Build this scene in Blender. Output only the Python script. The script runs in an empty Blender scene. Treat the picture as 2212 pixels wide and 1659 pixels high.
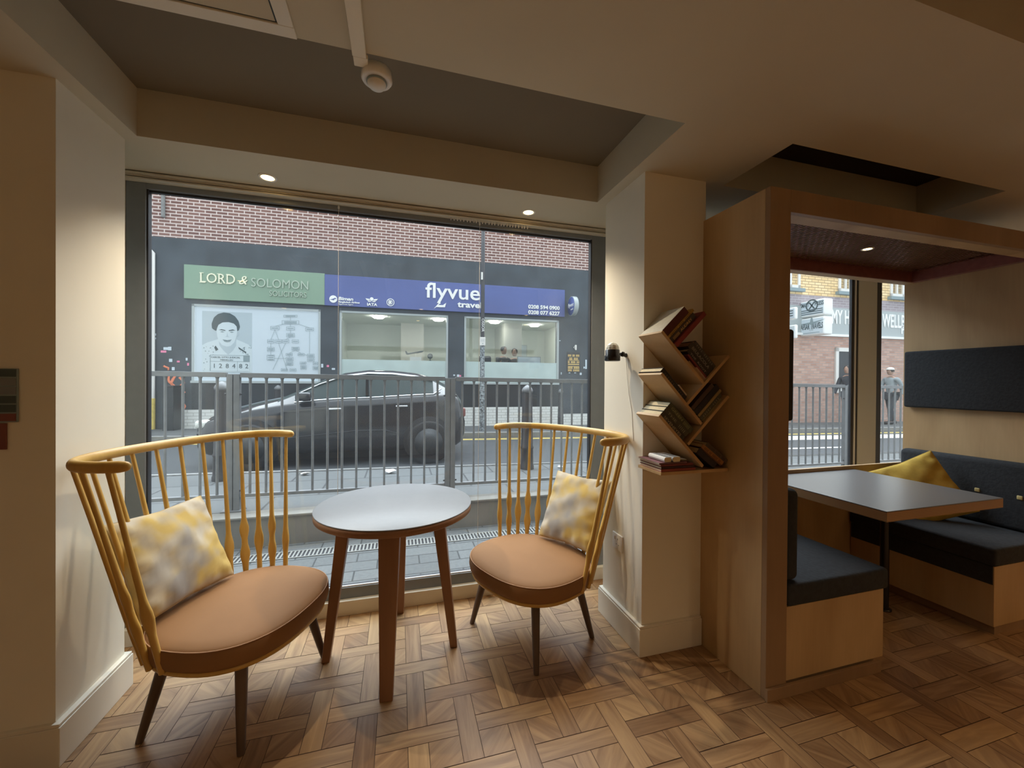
import bpy, math, random
from mathutils import Vector, Matrix, Euler
random.seed(7)
SC = bpy.context.scene
COL = SC.collection
R_ = math.radians
PI = math.pi
# ------------------------------------------------------------------ camera
FPX, YAW, PIT, ROL = 856.4, 0.276725, -0.0055463, 0.0067249
CAMZ = 1.35
F = Vector((math.sin(YAW)*math.cos(PIT), math.cos(YAW)*math.cos(PIT), math.sin(PIT)))
Rt = Vector((math.cos(YAW), -math.sin(YAW), 0)); Up = Rt.cross(F)
Rt, Up = math.cos(ROL)*Rt + math.sin(ROL)*Up, -math.sin(ROL)*Rt + math.cos(ROL)*Up
CP = Vector((0, 0, CAMZ))
cam = bpy.data.cameras.new('camera'); camo = bpy.data.objects.new('camera', cam); COL.objects.link(camo)
cam.sensor_width = 36; cam.lens = FPX/2212*36; cam.clip_start = 0.02; cam.clip_end = 200
camo.matrix_world = Matrix(((Rt.x, Up.x, -F.x, 0), (Rt.y, Up.y, -F.y, 0), (Rt.z, Up.z, -F.z, CAMZ), (0, 0, 0, 1)))
SC.camera = camo
def ray(u, v): return F + (u-1106)/FPX*Rt - (v-829.5)/FPX*Up
# ------------------------------------------------------------------ light, world, exposure
SC.view_settings.view_transform = 'Standard'; SC.view_settings.look = 'None'
SC.view_settings.gamma = 1; SC.view_settings.use_curve_mapping = False
SC.view_settings.exposure = 0.62
SKY_FRONT, SKY_BASE = 6.5, 1.04
w = bpy.data.worlds.new('world'); SC.world = w; w.use_nodes = True
nt = w.node_tree; nt.nodes.clear()
def N(t, k, **kw):
    n = t.nodes.new(k)
    for a, b in kw.items(): setattr(n, a, b)
    return n
tc = N(nt, 'ShaderNodeTexCoord'); dp = N(nt, 'ShaderNodeVectorMath', operation='DOT_PRODUCT')
sd = Vector((0.05, math.cos(R_(52)), math.sin(R_(52)))).normalized(); dp.inputs[1].default_value = sd
nt.links.new(tc.outputs['Generated'], dp.inputs[0])
mr = N(nt, 'ShaderNodeMapRange', interpolation_type='SMOOTHSTEP')
mr.inputs['From Min'].default_value = 0.35; mr.inputs['From Max'].default_value = 0.95
mr.inputs['To Min'].default_value = SKY_BASE; mr.inputs['To Max'].default_value = SKY_FRONT
nt.links.new(dp.outputs['Value'], mr.inputs['Value'])
bg = N(nt, 'ShaderNodeBackground'); bg.inputs[0].default_value = (0.88, 0.955, 1.0, 1)
nt.links.new(mr.outputs[0], bg.inputs[1]); wo = N(nt, 'ShaderNodeOutputWorld'); nt.links.new(bg.outputs[0], wo.inputs[0])
cy = SC.cycles
cy.max_bounces = 8; cy.diffuse_bounces = 5; cy.glossy_bounces = 3; cy.transparent_max_bounces = 12
cy.caustics_reflective = False; cy.caustics_refractive = False
cy.sample_clamp_indirect = 6.0
LAMP_GAIN = 0.72
# ------------------------------------------------------------------ materials
def principled(name):
    m = bpy.data.materials.new(name); m.use_nodes = True
    b = m.node_tree.nodes['Principled BSDF']; return m, m.node_tree, b
def mat(name, col, rough=0.6, noise=0.0, nscale=8.0, bump=0.0, metal=0.0, spec=0.5, stretch=None, col2=None, detail=4):
    m, t, b = principled(name)
    b.inputs['Roughness'].default_value = rough; b.inputs['Metallic'].default_value = metal
    b.inputs['Specular IOR Level'].default_value = spec
    c = (*col, 1); b.inputs['Base Color'].default_value = c
    if noise or bump or col2:
        tcn = N(t, 'ShaderNodeTexCoord'); mp = N(t, 'ShaderNodeMapping')
        if stretch: mp.inputs['Scale'].default_value = stretch
        nz = N(t, 'ShaderNodeTexNoise'); nz.inputs['Scale'].default_value = nscale; nz.inputs['Detail'].default_value = detail
        t.links.new(tcn.outputs['Object'], mp.inputs[0]); t.links.new(mp.outputs[0], nz.inputs['Vector'])
        if noise or col2:
            rp = N(t, 'ShaderNodeValToRGB')
            lo = tuple(max(0, x*(1-noise)) for x in col) if not col2 else col
            hi = tuple(min(1, x*(1+noise)) for x in col) if not col2 else col2
            rp.color_ramp.elements[0].position = .33; rp.color_ramp.elements[1].position = .67
            rp.color_ramp.elements[0].color = (*lo, 1); rp.color_ramp.elements[1].color = (*hi, 1)
            t.links.new(nz.outputs['Fac'], rp.inputs[0]); t.links.new(rp.outputs[0], b.inputs['Base Color'])
        if bump:
            bp = N(t, 'ShaderNodeBump'); bp.inputs['Strength'].default_value = bump; bp.inputs['Distance'].default_value = .01
            t.links.new(nz.outputs['Fac'], bp.inputs['Height']); t.links.new(bp.outputs[0], b.inputs['Normal'])
    return m
def emis(name, col, s):
    m = bpy.data.materials.new(name); m.use_nodes = True; t = m.node_tree; t.nodes.clear()
    e = N(t, 'ShaderNodeEmission'); e.inputs[0].default_value = (*col, 1); e.inputs[1].default_value = s
    o = N(t, 'ShaderNodeOutputMaterial'); t.links.new(e.outputs[0], o.inputs[0]); return m
def glassmat(name, haze=0.05, refl=0.08, tint=(.97, .99, 1), hazecol=(.8, .9, 1)):
    m = bpy.data.materials.new(name); m.use_nodes = True; t = m.node_tree; t.nodes.clear()
    tr = N(t, 'ShaderNodeBsdfTransparent'); tr.inputs[0].default_value = (*tint, 1)
    gl = N(t, 'ShaderNodeBsdfGlossy'); gl.inputs['Roughness'].default_value = .01
    lw = N(t, 'ShaderNodeLayerWeight'); lw.inputs[0].default_value = .5
    pw = N(t, 'ShaderNodeMath', operation='POWER'); pw.inputs[1].default_value = 5; fr = N(t, 'ShaderNodeMath', operation='MULTIPLY_ADD'); fr.inputs[1].default_value = .9; fr.inputs[2].default_value = refl*.5
    t.links.new(lw.outputs['Facing'], pw.inputs[0]); t.links.new(pw.outputs[0], fr.inputs[0])
    tl = N(t, 'ShaderNodeBsdfTranslucent'); tl.inputs[0].default_value = (*hazecol, 1)
    m1 = N(t, 'ShaderNodeMixShader'); m2 = N(t, 'ShaderNodeMixShader'); m2.inputs[0].default_value = haze
    t.links.new(fr.outputs[0], m1.inputs[0]); t.links.new(tr.outputs[0], m1.inputs[1]); t.links.new(gl.outputs[0], m1.inputs[2])
    t.links.new(m1.outputs[0], m2.inputs[1]); t.links.new(tl.outputs[0], m2.inputs[2])
    o = N(t, 'ShaderNodeOutputMaterial'); t.links.new(m2.outputs[0], o.inputs[0]); return m
def brickmat(name, c1, c2, mortar, bw=.215, bh=.075, ms=.012, ang=0.0, bias=0.0, bump=.3):
    m, t, b = principled(name); b.inputs['Roughness'].default_value = .9
    tcn = N(t, 'ShaderNodeTexCoord'); sx = N(t, 'ShaderNodeSeparateXYZ'); cx = N(t, 'ShaderNodeCombineXYZ')
    t.links.new(tcn.outputs['Object'], sx.inputs[0]); t.links.new(sx.outputs['X'], cx.inputs['X']); t.links.new(sx.outputs['Z'], cx.inputs['Y'])
    br = N(t, 'ShaderNodeTexBrick'); br.inputs['Scale'].default_value = 1; br.inputs['Brick Width'].default_value = bw
    br.inputs['Row Height'].default_value = bh; br.inputs['Mortar Size'].default_value = ms; br.inputs['Bias'].default_value = bias
    br.inputs['Color1'].default_value = (*c1, 1); br.inputs['Color2'].default_value = (*c2, 1); br.inputs['Mortar'].default_value = (*mortar, 1)
    t.links.new(cx.outputs[0], br.inputs['Vector']); t.links.new(br.outputs['Color'], b.inputs['Base Color']); return m
def plywood(name, c1, c2, scale=3.0, rough=.45, stretch=(1, 1, .25)):
    m, t, b = principled(name); b.inputs['Roughness'].default_value = rough
    tcn = N(t, 'ShaderNodeTexCoord'); mp = N(t, 'ShaderNodeMapping'); mp.inputs['Scale'].default_value = stretch
    nz = N(t, 'ShaderNodeTexNoise'); nz.inputs['Scale'].default_value = scale; nz.inputs['Detail'].default_value = 5; nz.inputs['Distortion'].default_value = .7
    rp = N(t, 'ShaderNodeValToRGB'); rp.color_ramp.elements[0].position = .35; rp.color_ramp.elements[1].position = .68
    rp.color_ramp.elements[0].color = (*c1, 1); rp.color_ramp.elements[1].color = (*c2, 1)
    t.links.new(tcn.outputs['Object'], mp.inputs[0]); t.links.new(mp.outputs[0], nz.inputs['Vector'])
    n2 = N(t, 'ShaderNodeTexNoise'); n2.inputs['Scale'].default_value = 90; mp2 = N(t, 'ShaderNodeMapping'); mp2.inputs['Scale'].default_value = (1, 1, .06)
    t.links.new(tcn.outputs['Object'], mp2.inputs[0]); t.links.new(mp2.outputs[0], n2.inputs['Vector'])
    mx = N(t, 'ShaderNodeMixRGB', blend_type='MULTIPLY'); mx.inputs[0].default_value = .12
    t.links.new(nz.outputs['Fac'], rp.inputs[0]); t.links.new(rp.outputs[0], mx.inputs[1]); t.links.new(n2.outputs['Fac'], mx.inputs[2])
    t.links.new(mx.outputs[0], b.inputs['Base Color']); return m
def edgeply(name, c1, c2, axis='Z', scale=260):
    m, t, b = principled(name); b.inputs['Roughness'].default_value = .5
    tcn = N(t, 'ShaderNodeTexCoord'); wv = N(t, 'ShaderNodeTexWave', bands_direction=axis); wv.inputs['Scale'].default_value = scale/6.28
    wv.inputs['Distortion'].default_value = .6
    rp = N(t, 'ShaderNodeValToRGB'); rp.color_ramp.elements[0].color = (*c1, 1); rp.color_ramp.elements[1].color = (*c2, 1)
    t.links.new(tcn.outputs['Object'], wv.inputs['Vector']); t.links.new(wv.outputs['Fac'], rp.inputs[0]); t.links.new(rp.outputs[0], b.inputs['Base Color']); return m
M = {}
M['wall'] = mat('wall_paint', (.84, .80, .69), .75, .02, 3, .02)
M['ceil'] = mat('ceiling_paint', (.60, .55, .43), .85, .02, 3)
M['ceildark'] = mat('taupe_recess_top', (.20, .165, .115), .85, .02, 3)  # recess tops coloured darker than the ceiling round them
M['ceilblack'] = mat('dark_recess_top', (.035, .03, .025), .85, .02, 3)  # darkest tone, top of the recess over the booth
M['skirt'] = mat('skirting_paint', (.78, .74, .64), .45)
M['frame'] = mat('grey_frame_metal', (.215, .235, .255), .4, .03, 20)
M['framein'] = mat('dark_gasket', (.03, .03, .035), .5)
M['silver'] = mat('silver_bead', (.8, .8, .8), .3, metal=.6)
M['track'] = mat('cream_track', (.62, .57, .46), .4)
M['ply'] = plywood('birch_plywood', (.42, .27, .13), (.62, .44, .24), 2.2, .5)
M['plyd'] = plywood('birch_plywood_edge', (.27, .165, .088), (.36, .232, .130), 3, .5)
M['shelfwood'] = plywood('shelf_wood', (.52, .33, .15), (.68, .47, .24), 5, .5, (1, .4, 1))
M['plyedge'] = edgeply('table_edge_plies', (.28, .15, .07), (.52, .33, .17))
M['fabric'] = mat('charcoal_fabric', (.028, .032, .038), .95, .15, 60, .25)
M['brassbtn'] = mat('brass_button', (.55, .45, .2), .4)
M['redmesh'] = mat('maroon_metal', (.30, .12, .105), .32, .1, 30, metal=.35)
M['lamin'] = mat('grey_laminate', (.21, .22, .24), .38, .02, 40)
M['lamin2'] = mat('dark_grey_laminate', (.105, .107, .115), .30, .02, 40, spec=.7)
M['tanleg'] = plywood('stained_beech', (.27, .13, .068), (.35, .18, .095), 6, .45)
M['darkleg'] = plywood('dark_stained_leg', (.095, .060, .045), (.14, .092, .068), 6, .4)
M['yellowwood'] = plywood('honey_beech', (.60, .36, .085), (.70, .45, .13), 9, .35)
M['leather'] = mat('tan_leatherette', (.29, .150, .066), .7, .05, 5, .06, spec=.25)
M['seam'] = mat('seam_thread', (.42, .24, .13), .7)
M['white'] = mat('white_plastic', (.78, .76, .72), .4)
M['offwhite'] = mat('offwhite_metal', (.55, .55, .49), .5)
M['black'] = mat('black_plastic', (.012, .012, .013), .25)
M['crystal'] = mat('crystal_dome', (.75, .76, .7), .15, .3, 60, .6)
M['steel'] = mat('brushed_steel', (.6, .6, .6), .3, metal=.9)
M['bulb'] = emis('lamp_glow', (1, .66, .26), 9)
M['bulbdim'] = emis('lamp_glow_dim', (1, .7, .38), 14)
M['glass'] = glassmat('shop_window_glass', .009)
M['glass2'] = glassmat('shop_window_glass_plain', .008)
# outside
M['brick'] = brickmat('red_brown_brick', (.17, .083, .070), (.26, .138, .112), (.66, .55, .51), .215, .070, .011)
M['brickb'] = brickmat('orange_red_brick', (.46, .27, .21), (.62, .40, .32), (.42, .34, .31), .24, .08, .010)  # colours lifted to stand in for sun on the corner building
M['bricky'] = brickmat('buff_yellow_brick', (.80, .56, .27), (.92, .72, .42), (.42, .28, .15), .26, .085, .010)  # sunlight put into the colour, brighter than the bare brick
M['brickp'] = brickmat('purple_grey_brick', (.33, .28, .30), (.40, .34, .36), (.5, .46, .48), .26, .08, .010)
M['whitebrick'] = brickmat('white_painted_brick', (.80, .80, .76), (.86, .86, .82), (.52, .52, .48), .22, .07, .006)
M['darkpaint'] = mat('dark_slate_paint', (.050, .062, .075), .6, .25, 1.6, 0)
M['darktile'] = mat('black_stallriser', (.022, .028, .034), .35, .2, 2)
M['green'] = mat('sage_green_sign', (.23, .34, .245), .45)
M['blue'] = mat('navy_blue_sign', (.085, .115, .32), .25, .12, .7)
M['letter'] = mat('white_letter', (.9, .9, .88), .5)
M['cream'] = mat('cream_letter', (.85, .82, .62), .5)
M['glareletter'] = mat('glare_dulled_letter', (.42, .50, .40), .5)  # glare over these letters painted in as a duller colour
M['pframe'] = mat('shopfront_frame', (.42, .46, .46), .4)
M['room'] = mat('pale_green_room', (.62, .66, .60), .8, .03, 2)
M['frost'] = mat('frosted_film', (.50, .60, .58), .7, .08, 2)
M['paper'] = mat('white_poster', (.62, .70, .76), .6)
M['g1'] = mat('print_dark_grey', (.07, .10, .11), .7)
M['g2'] = mat('print_mid_grey', (.26, .33, .35), .7)
M['g3'] = mat('print_light_grey', (.46, .54, .58), .7)
M['g4'] = mat('print_pale_grey', (.60, .68, .71), .7)
M['asphalt'] = mat('asphalt', (.055, .060, .066), .9, .15, 30, .2)
M['pave'] = None
M['kerb'] = mat('kerb_stone', (.24, .24, .235), .9, .1, 12)
M['concrete'] = mat('concrete', (.19, .185, .17), .9, .12, 4, .1)
M['concretel'] = mat('pale_concrete', (.22, .225, .215), .9, .1, 6, .1)
M['rail'] = mat('galvanised_rail', (.165, .172, .180), .55, .12, 14, metal=.25)
M['yline'] = mat('yellow_road_paint', (.75, .58, .16), .8, .1, 20)
M['wline'] = mat('white_road_paint', (.8, .8, .78), .8, .1, 20)
M['iron'] = mat('black_iron', (.03, .03, .035), .4, .1, 9)
M['pole'] = mat('flyposted_pole', (.03, .035, .04), .6, col2=(.42, .46, .48), nscale=26)
M['carpaint'] = mat('black_car_paint', (.022, .024, .028), .12, spec=.8)
M['carglass'] = mat('dark_car_glass', (.030, .042, .042), .30, spec=.06)
M['chrome'] = mat('chrome_trim', (.75, .8, .85), .15, metal=.9)
M['tyre'] = mat('tyre_rubber', (.015, .015, .016), .8)
M['alloy'] = mat('alloy_wheel', (.05, .055, .06), .4, metal=.3)
M['graff'] = mat('orange_graffiti', (.85, .25, .13), .7)
M['pink'] = mat('pink_sticker', (.85, .25, .4), .6)
M['gold'] = mat('gold_lettering', (.80, .55, .18), .5)
M['cloth1'] = mat('dark_clothes', (.04, .045, .055), .9)
M['cloth2'] = mat('grey_clothes', (.3, .34, .36), .9)
M['skin'] = mat('skin', (.42, .26, .19), .6)
M['hair'] = mat('dark_hair', (.02, .016, .013), .6)
M['page'] = mat('book_pages', (.80, .70, .48), .9, .06, 120, stretch=(1, 1, 1))
M['redpaint'] = mat('red_small_notice', (.22, .07, .06), .6)
# paving: slab pattern with the mortar lines of real slabs
def pavemat(name, bw, bh, base, var, ms=.006, gcol=(.30, .31, .31), spk=.0, rot=0):
    m, t, b = principled(name); b.inputs['Roughness'].default_value = .9
    tcn = N(t, 'ShaderNodeTexCoord'); mp = N(t, 'ShaderNodeMapping'); mp.inputs['Rotation'].default_value = (0, 0, rot)
    br = N(t, 'ShaderNodeTexBrick'); br.inputs['Scale'].default_value = 1; br.inputs['Brick Width'].default_value = bw; br.inputs['Row Height'].default_value = bh
    br.inputs['Mortar Size'].default_value = ms; br.inputs['Mortar'].default_value = (*gcol, 1)
    br.inputs['Color1'].default_value = (*base, 1); br.inputs['Color2'].default_value = (*var, 1)
    t.links.new(tcn.outputs['Object'], mp.inputs[0]); t.links.new(mp.outputs[0], br.inputs['Vector'])
    nz = N(t, 'ShaderNodeTexNoise'); nz.inputs['Scale'].default_value = 45; nz.inputs['Detail'].default_value = 6
    rp = N(t, 'ShaderNodeValToRGB'); rp.color_ramp.elements[0].position = .3; rp.color_ramp.elements[1].position = .7
    rp.color_ramp.elements[0].color = (.80, .80, .80, 1); rp.color_ramp.elements[1].color = (1.0, 1.0, 1.0, 1)
    t.links.new(tcn.outputs['Object'], nz.inputs['Vector']); t.links.new(nz.outputs['Fac'], rp.inputs[0])
    mx = N(t, 'ShaderNodeMixRGB', blend_type='MULTIPLY'); mx.inputs[0].default_value = 1
    t.links.new(br.outputs['Color'], mx.inputs[1]); t.links.new(rp.outputs[0], mx.inputs[2]); t.links.new(mx.outputs[0], b.inputs['Base Color']); return m
M['pave'] = pavemat('pavement_slabs', .75, .6, (.098, .105, .108), (.116, .123, .126), .010, (.043, .046, .049))
M['pavers'] = pavemat('granite_pavers', .30, .15, (.105, .112, .116), (.135, .143, .147), .006, (.042, .046, .048))
# ------------------------------------------------------------------ mesh builder
class MB:
    def __init__(s): s.v = []; s.f = []; s.mi = []; s.sm = []; s.uv = []; s.T = Matrix.Identity(4)
    def add(s, vs, fs, mi=0, sm=False, uv=None):
        o = len(s.v); s.v += [tuple(s.T @ Vector(p)) for p in vs]
        for k, f in enumerate(fs):
            s.f.append([o+i for i in f]); s.mi.append(mi); s.sm.append(sm); s.uv.append(uv[k] if uv else None)
        return s
    def box(s, x0, x1, y0, y1, z0, z1, mi=0):
        return s.add([(x0, y0, z0), (x1, y0, z0), (x1, y1, z0), (x0, y1, z0), (x0, y0, z1), (x1, y0, z1), (x1, y1, z1), (x0, y1, z1)],
                     [(0, 3, 2, 1), (4, 5, 6, 7), (0, 1, 5, 4), (1, 2, 6, 5), (2, 3, 7, 6), (3, 0, 4, 7)], mi)
    def rbox(s, x0, x1, y0, y1, z0, z1, r=.02, n=4, mi=0):
        # softly rounded box (subdivided shell pulled to a rounded form)
        cx, cyy, cz = (x0+x1)/2, (y0+y1)/2, (z0+z1)/2; hx, hy, hz = (x1-x0)/2, (y1-y0)/2, (z1-z0)/2
        r = min(r, hx, hy, hz)
        def ax(h):
            a = [-h+r*(1-math.cos(PI/2*i/n)) for i in range(n+1)]; return a+[-q for q in reversed(a)]
        A = [ax(hx), ax(hy), ax(hz)]
        def fix(p):
            q = [max(-h+r, min(h-r, c)) for c, h in zip(p, (hx, hy, hz))]; d = Vector(p)-Vector(q)
            if d.length > 1e-9: d = d.normalized()*r
            return (cx+q[0]+d.x, cyy+q[1]+d.y, cz+q[2]+d.z)
        H = (hx, hy, hz)
        for a in range(3):
            b, c = (a+1) % 3, (a+2) % 3
            for sg in (-1, 1):
                vs = []; nb, nc = len(A[b]), len(A[c])
                for i in A[b]:
                    for j in A[c]:
                        p = [0, 0, 0]; p[a] = sg*H[a]; p[b] = i; p[c] = j; vs.append(fix(p))
                fs = []
                for i in range(nb-1):
                    for j in range(nc-1):
                        q = (i*nc+j, (i+1)*nc+j, (i+1)*nc+j+1, i*nc+j+1); fs.append(q if sg > 0 else q[::-1])
                s.add(vs, fs, mi, True)
        return s
    def tube(s, pts, rad, n=10, mi=0, cap=True, sq=None, up=None):
        # sq: (a, b) factors of the cross-section across / along 'up'
        P = [Vector(p) for p in pts]; m = len(P); rad = rad if isinstance(rad, (list, tuple)) else [rad]*m
        vs = []; pu = None
        for i in range(m):
            t = (P[min(i+1, m-1)]-P[max(i-1, 0)]).normalized()
            if up is not None: u = Vector(up)
            else: u = pu if pu is not None else (Vector((0, 0, 1)) if abs(t.z) < .9 else Vector((1, 0, 0)))
            a = t.cross(u)
            if a.length < 1e-6: a = t.cross(Vector((0, 1, 0)))
            a.normalize(); b = a.cross(t).normalized(); pu = b if up is None else pu
            ra = rad[i] if not isinstance(rad[i], tuple) else None
            for k in range(n):
                th = 2*PI*k/n
                r1, r2 = rad[i] if ra is None else (ra*(sq[0] if sq else 1), ra*(sq[1] if sq else 1))
                vs.append(P[i]+a*math.cos(th)*r1+b*math.sin(th)*r2)
        fs = [(i*n+k, i*n+(k+1) % n, (i+1)*n+(k+1) % n, (i+1)*n+k) for i in range(m-1) for k in range(n)]
        s.add(vs, fs, mi, True)
        if cap: s.add(vs[:n], [tuple(range(n))[::-1]], mi); s.add(vs[-n:], [tuple(range(n))], mi)
        return s
    def cyl(s, p0, p1, r0, r1=None, n=16, mi=0): return s.tube([p0, p1], [r0, r0 if r1 is None else r1], n, mi)
    def lathe(s, c, prof, n=24, mi=0, sm=True):
        vs = []; m = len(prof)
        for r, z in prof:
            for k in range(n): vs.append((c[0]+r*math.cos(2*PI*k/n), c[1]+r*math.sin(2*PI*k/n), c[2]+z))
        fs = [(i*n+k, i*n+(k+1) % n, (i+1)*n+(k+1) % n, (i+1)*n+k) for i in range(m-1) for k in range(n)]
        s.add(vs, fs, mi, sm)
        if prof[0][0] > 1e-6: s.add(vs[:n], [tuple(range(n))[::-1]], mi)
        if prof[-1][0] > 1e-6: s.add(vs[-n:], [tuple(range(n))], mi)
        return s
    def prism(s, poly, o, ex, ey, ez, mi=0, sidemi=None):
        # poly in the (ex, ey) plane, thickness along ez
        o, ex, ey, ez = Vector(o), Vector(ex), Vector(ey), Vector(ez); n = len(poly)
        a = [o+ex*p[0]+ey*p[1] for p in poly]; b = [p+ez for p in a]
        if ex.cross(ey).dot(ez) > 0: s.add(a+b, [tuple(range(n))[::-1], tuple(range(n, 2*n))], mi); s.add(a+b, [(i, (i+1) % n, n+(i+1) % n, n+i) for i in range(n)], mi if sidemi is None else sidemi)
        else: s.add(a+b, [tuple(range(n)), tuple(range(n, 2*n))[::-1]], mi); s.add(a+b, [((i+1) % n, i, n+i, n+(i+1) % n) for i in range(n)], mi if sidemi is None else sidemi)
        return s
    def build(s, name, mats, parent=None, bevel=0.0, bseg=2, loc=None):
        me = bpy.data.meshes.new(name); me.from_pydata(s.v, [], s.f)
        if not isinstance(mats, (list, tuple)): mats = [mats]
        for m in mats: me.materials.append(M[m] if isinstance(m, str) else m)
        for p, mi, sm in zip(me.polygons, s.mi, s.sm): p.material_index = mi; p.use_smooth = sm
        if any(u is not None for u in s.uv):
            ul = me.uv_layers.new(name='UVMap')
            for p, u in zip(me.polygons, s.uv):
                if u:
                    for li, c in zip(p.loop_indices, u): ul.data[li].uv = c
        me.update()
        o = bpy.data.objects.new(name, me); COL.objects.link(o)
        if parent is not None: o.parent = parent
        if loc is not None:
            o.location = loc
        if bevel:
            b = o.modifiers.new('bevel', 'BEVEL'); b.width = bevel; b.segments = bseg; b.limit_method = 'ANGLE'; b.angle_limit = R_(40)
        return o
def tag(o, label=None, cat=None, group=None, kind=None):
    if label: o['label'] = label
    if cat: o['category'] = cat
    if group: o['group'] = group
    if kind: o['kind'] = kind
    return o
def struct(o): o['kind'] = 'structure'; return o
def empty(name, loc=(0, 0, 0), rz=0, label=None, cat=None, group=None):
    o = bpy.data.objects.new(name, None); COL.objects.link(o); o.location = loc; o.rotation_euler = (0, 0, rz); o.empty_display_size = .1
    tag(o, label, cat, group); return o
def kids(o): return [c for c in bpy.data.objects if c.parent is o]
def copy_tree(o, parent=None):
    c = o.copy(); COL.objects.link(c)
    if parent is not None: c.parent = parent
    for ch in kids(o): copy_tree(ch, c)
    return c
def box(name, m, x0, x1, y0, y1, z0, z1, parent=None, bevel=0): return MB().box(x0, x1, y0, y1, z0, z1).build(name, m, parent, bevel)
_fonts = {}
def text_mesh(body, size, extrude=.002, sx=1.0, bold=0.0, align='LEFT', shear=0, spacing=1.0):
    cu = bpy.data.curves.new('lettering', 'FONT'); cu.body = body; cu.size = size; cu.extrude = extrude; cu.align_x = align
    cu.offset = bold; cu.shear = shear; cu.space_character = spacing; cu.resolution_u = 3
    o = bpy.data.objects.new('lettering', cu); COL.objects.link(o)
    dg = bpy.context.evaluated_depsgraph_get(); me = bpy.data.meshes.new_from_object(o.evaluated_get(dg))
    bpy.data.objects.remove(o); bpy.data.curves.remove(cu)
    me.materials.clear()
    if sx != 1.0: me.transform(Matrix.Diagonal((sx, 1, 1, 1)))
    return me
def text(body, size, mtx, m, parent=None, name='lettering', fit=None, **kw):
    me = text_mesh(body, size, **kw)
    if fit and len(me.vertices):
        xs = [v.co.x for v in me.vertices]; wd = max(xs)-min(xs)
        me.transform(Matrix.Diagonal((fit/wd, 1, 1, 1)) @ Matrix.Translation((-min(xs), 0, 0)))
    me.transform(mtx); me.materials.append(M[m] if isinstance(m, str) else m); me.name = name
    o = bpy.data.objects.new(name, me); COL.objects.link(o)
    if parent is not None: o.parent = parent
    return o
def frame_mtx(o, ex, ey):
    ex, ey = Vector(ex).normalized(), Vector(ey).normalized(); ez = ex.cross(ey)
    return Matrix(((ex.x, ey.x, ez.x, o[0]), (ex.y, ey.y, ez.y, o[1]), (ex.z, ey.z, ez.z, o[2]), (0, 0, 0, 1)))
# ================================================================== ROOM
CZ = 2.39            # underside of the ceiling
# floor: woven parquet, each block its own face with its own tone and grain
def floor():
    m, t, b = principled('parquet_blocks'); b.inputs['Roughness'].default_value = .42; b.inputs['Specular IOR Level'].default_value = .35
    uvn = N(t, 'ShaderNodeUVMap'); uvn.uv_map = 'UVMap'; mp = N(t, 'ShaderNodeMapping'); mp.inputs['Scale'].default_value = (3.0, 34, 1)
    nz = N(t, 'ShaderNodeTexNoise'); nz.inputs['Scale'].default_value = 1; nz.inputs['Detail'].default_value = 5; nz.inputs['Distortion'].default_value = .9
    t.links.new(uvn.outputs[0], mp.inputs[0]); t.links.new(mp.outputs[0], nz.inputs['Vector'])
    at = N(t, 'ShaderNodeAttribute'); at.attribute_name = 'tone'
    rp = N(t, 'ShaderNodeValToRGB'); e = rp.color_ramp.elements
    e[0].position = 0; e[0].color = (.15, .075, .034, 1); e[1].position = 1; e[1].color = (.52, .33, .155, 1)
    for p, c in ((.3, (.235, .130, .062)), (.55, (.335, .200, .098)), (.8, (.43, .27, .130))):
        q = e.new(p); q.color = (*c, 1)
    ad = N(t, 'ShaderNodeMath', operation='MULTIPLY_ADD'); ad.inputs[1].default_value = 1.1; ad.inputs[2].default_value = -.55
    t.links.new(nz.outputs['Fac'], ad.inputs[0])
    a2 = N(t, 'ShaderNodeMath', operation='ADD'); t.links.new(at.outputs['Fac'], a2.inputs[0]); t.links.new(ad.outputs[0], a2.inputs[1])
    t.links.new(a2.outputs[0], rp.inputs[0]); t.links.new(rp.outputs[0], b.inputs['Base Color'])
    g = mat('parquet_joint', (.07, .035, .02), .8)
    mb = MB(); tones = []
    P, W, x0, y0, e_ = .19, .0745, .797, 1.3125, .0011
    PY = .1885
    def quad(xa, xb, ya, yb, kind):
        xa += e_; xb -= e_; ya += e_; yb -= e_
        if xa > 5.2 or xb < -2.6 or ya > 2.47 or yb < -2.5: return
        xa, xb, ya, yb = max(xa, -2.6), min(xb, 5.2), max(ya, -2.5), min(yb, 2.468)
        if xb <= xa or yb <= ya: return
        ox, oy = random.uniform(0, 50), random.uniform(0, 50)
        pts = [(xa, ya), (xb, ya), (xb, yb), (xa, yb)]
        if kind == 'x': uv = [(x+ox, y+oy) for x, y in pts]
        elif kind == 'y': uv = [(y+ox, x+oy) for x, y in pts]
        else:
            a = random.choice((.7, .85, 2.3, 2.45)); c, s_ = math.cos(a), math.sin(a); uv = [((x*c+y*s_)+ox, (-x*s_+y*c)*.8+oy) for x, y in pts]
        mb.add([(x, y, 0) for x, y in pts], [(0, 1, 2, 3)], 0, False, [uv]); tones.append(min(.98, max(.08, random.gauss(.53, .125))))
    for i in range(-19, 26):
        for j in range(-22, 9):
            x, y = x0+i*P, y0+j*PY
            if (i+j) % 2 == 0: quad(x, x+W, y-PY+W, y+PY, 'y')
            else: quad(x-P+W, x+P, y, y+W-.001, 'x')
            quad(x+W, x+P, y+W, y+PY, 's')
    mb.add([(-2.6, -2.5, -.0015), (5.2, -2.5, -.0015), (5.2, 2.47, -.0015), (-2.6, 2.47, -.0015)], [(0, 1, 2, 3)], 1); tones.append(.5)
    o = mb.build('floor', [m, g])
    a = o.data.attributes.new('tone', 'FLOAT', 'FACE')
    for k, v in enumerate(tones): a.data[k].value = v
    struct(o)
floor()
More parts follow.
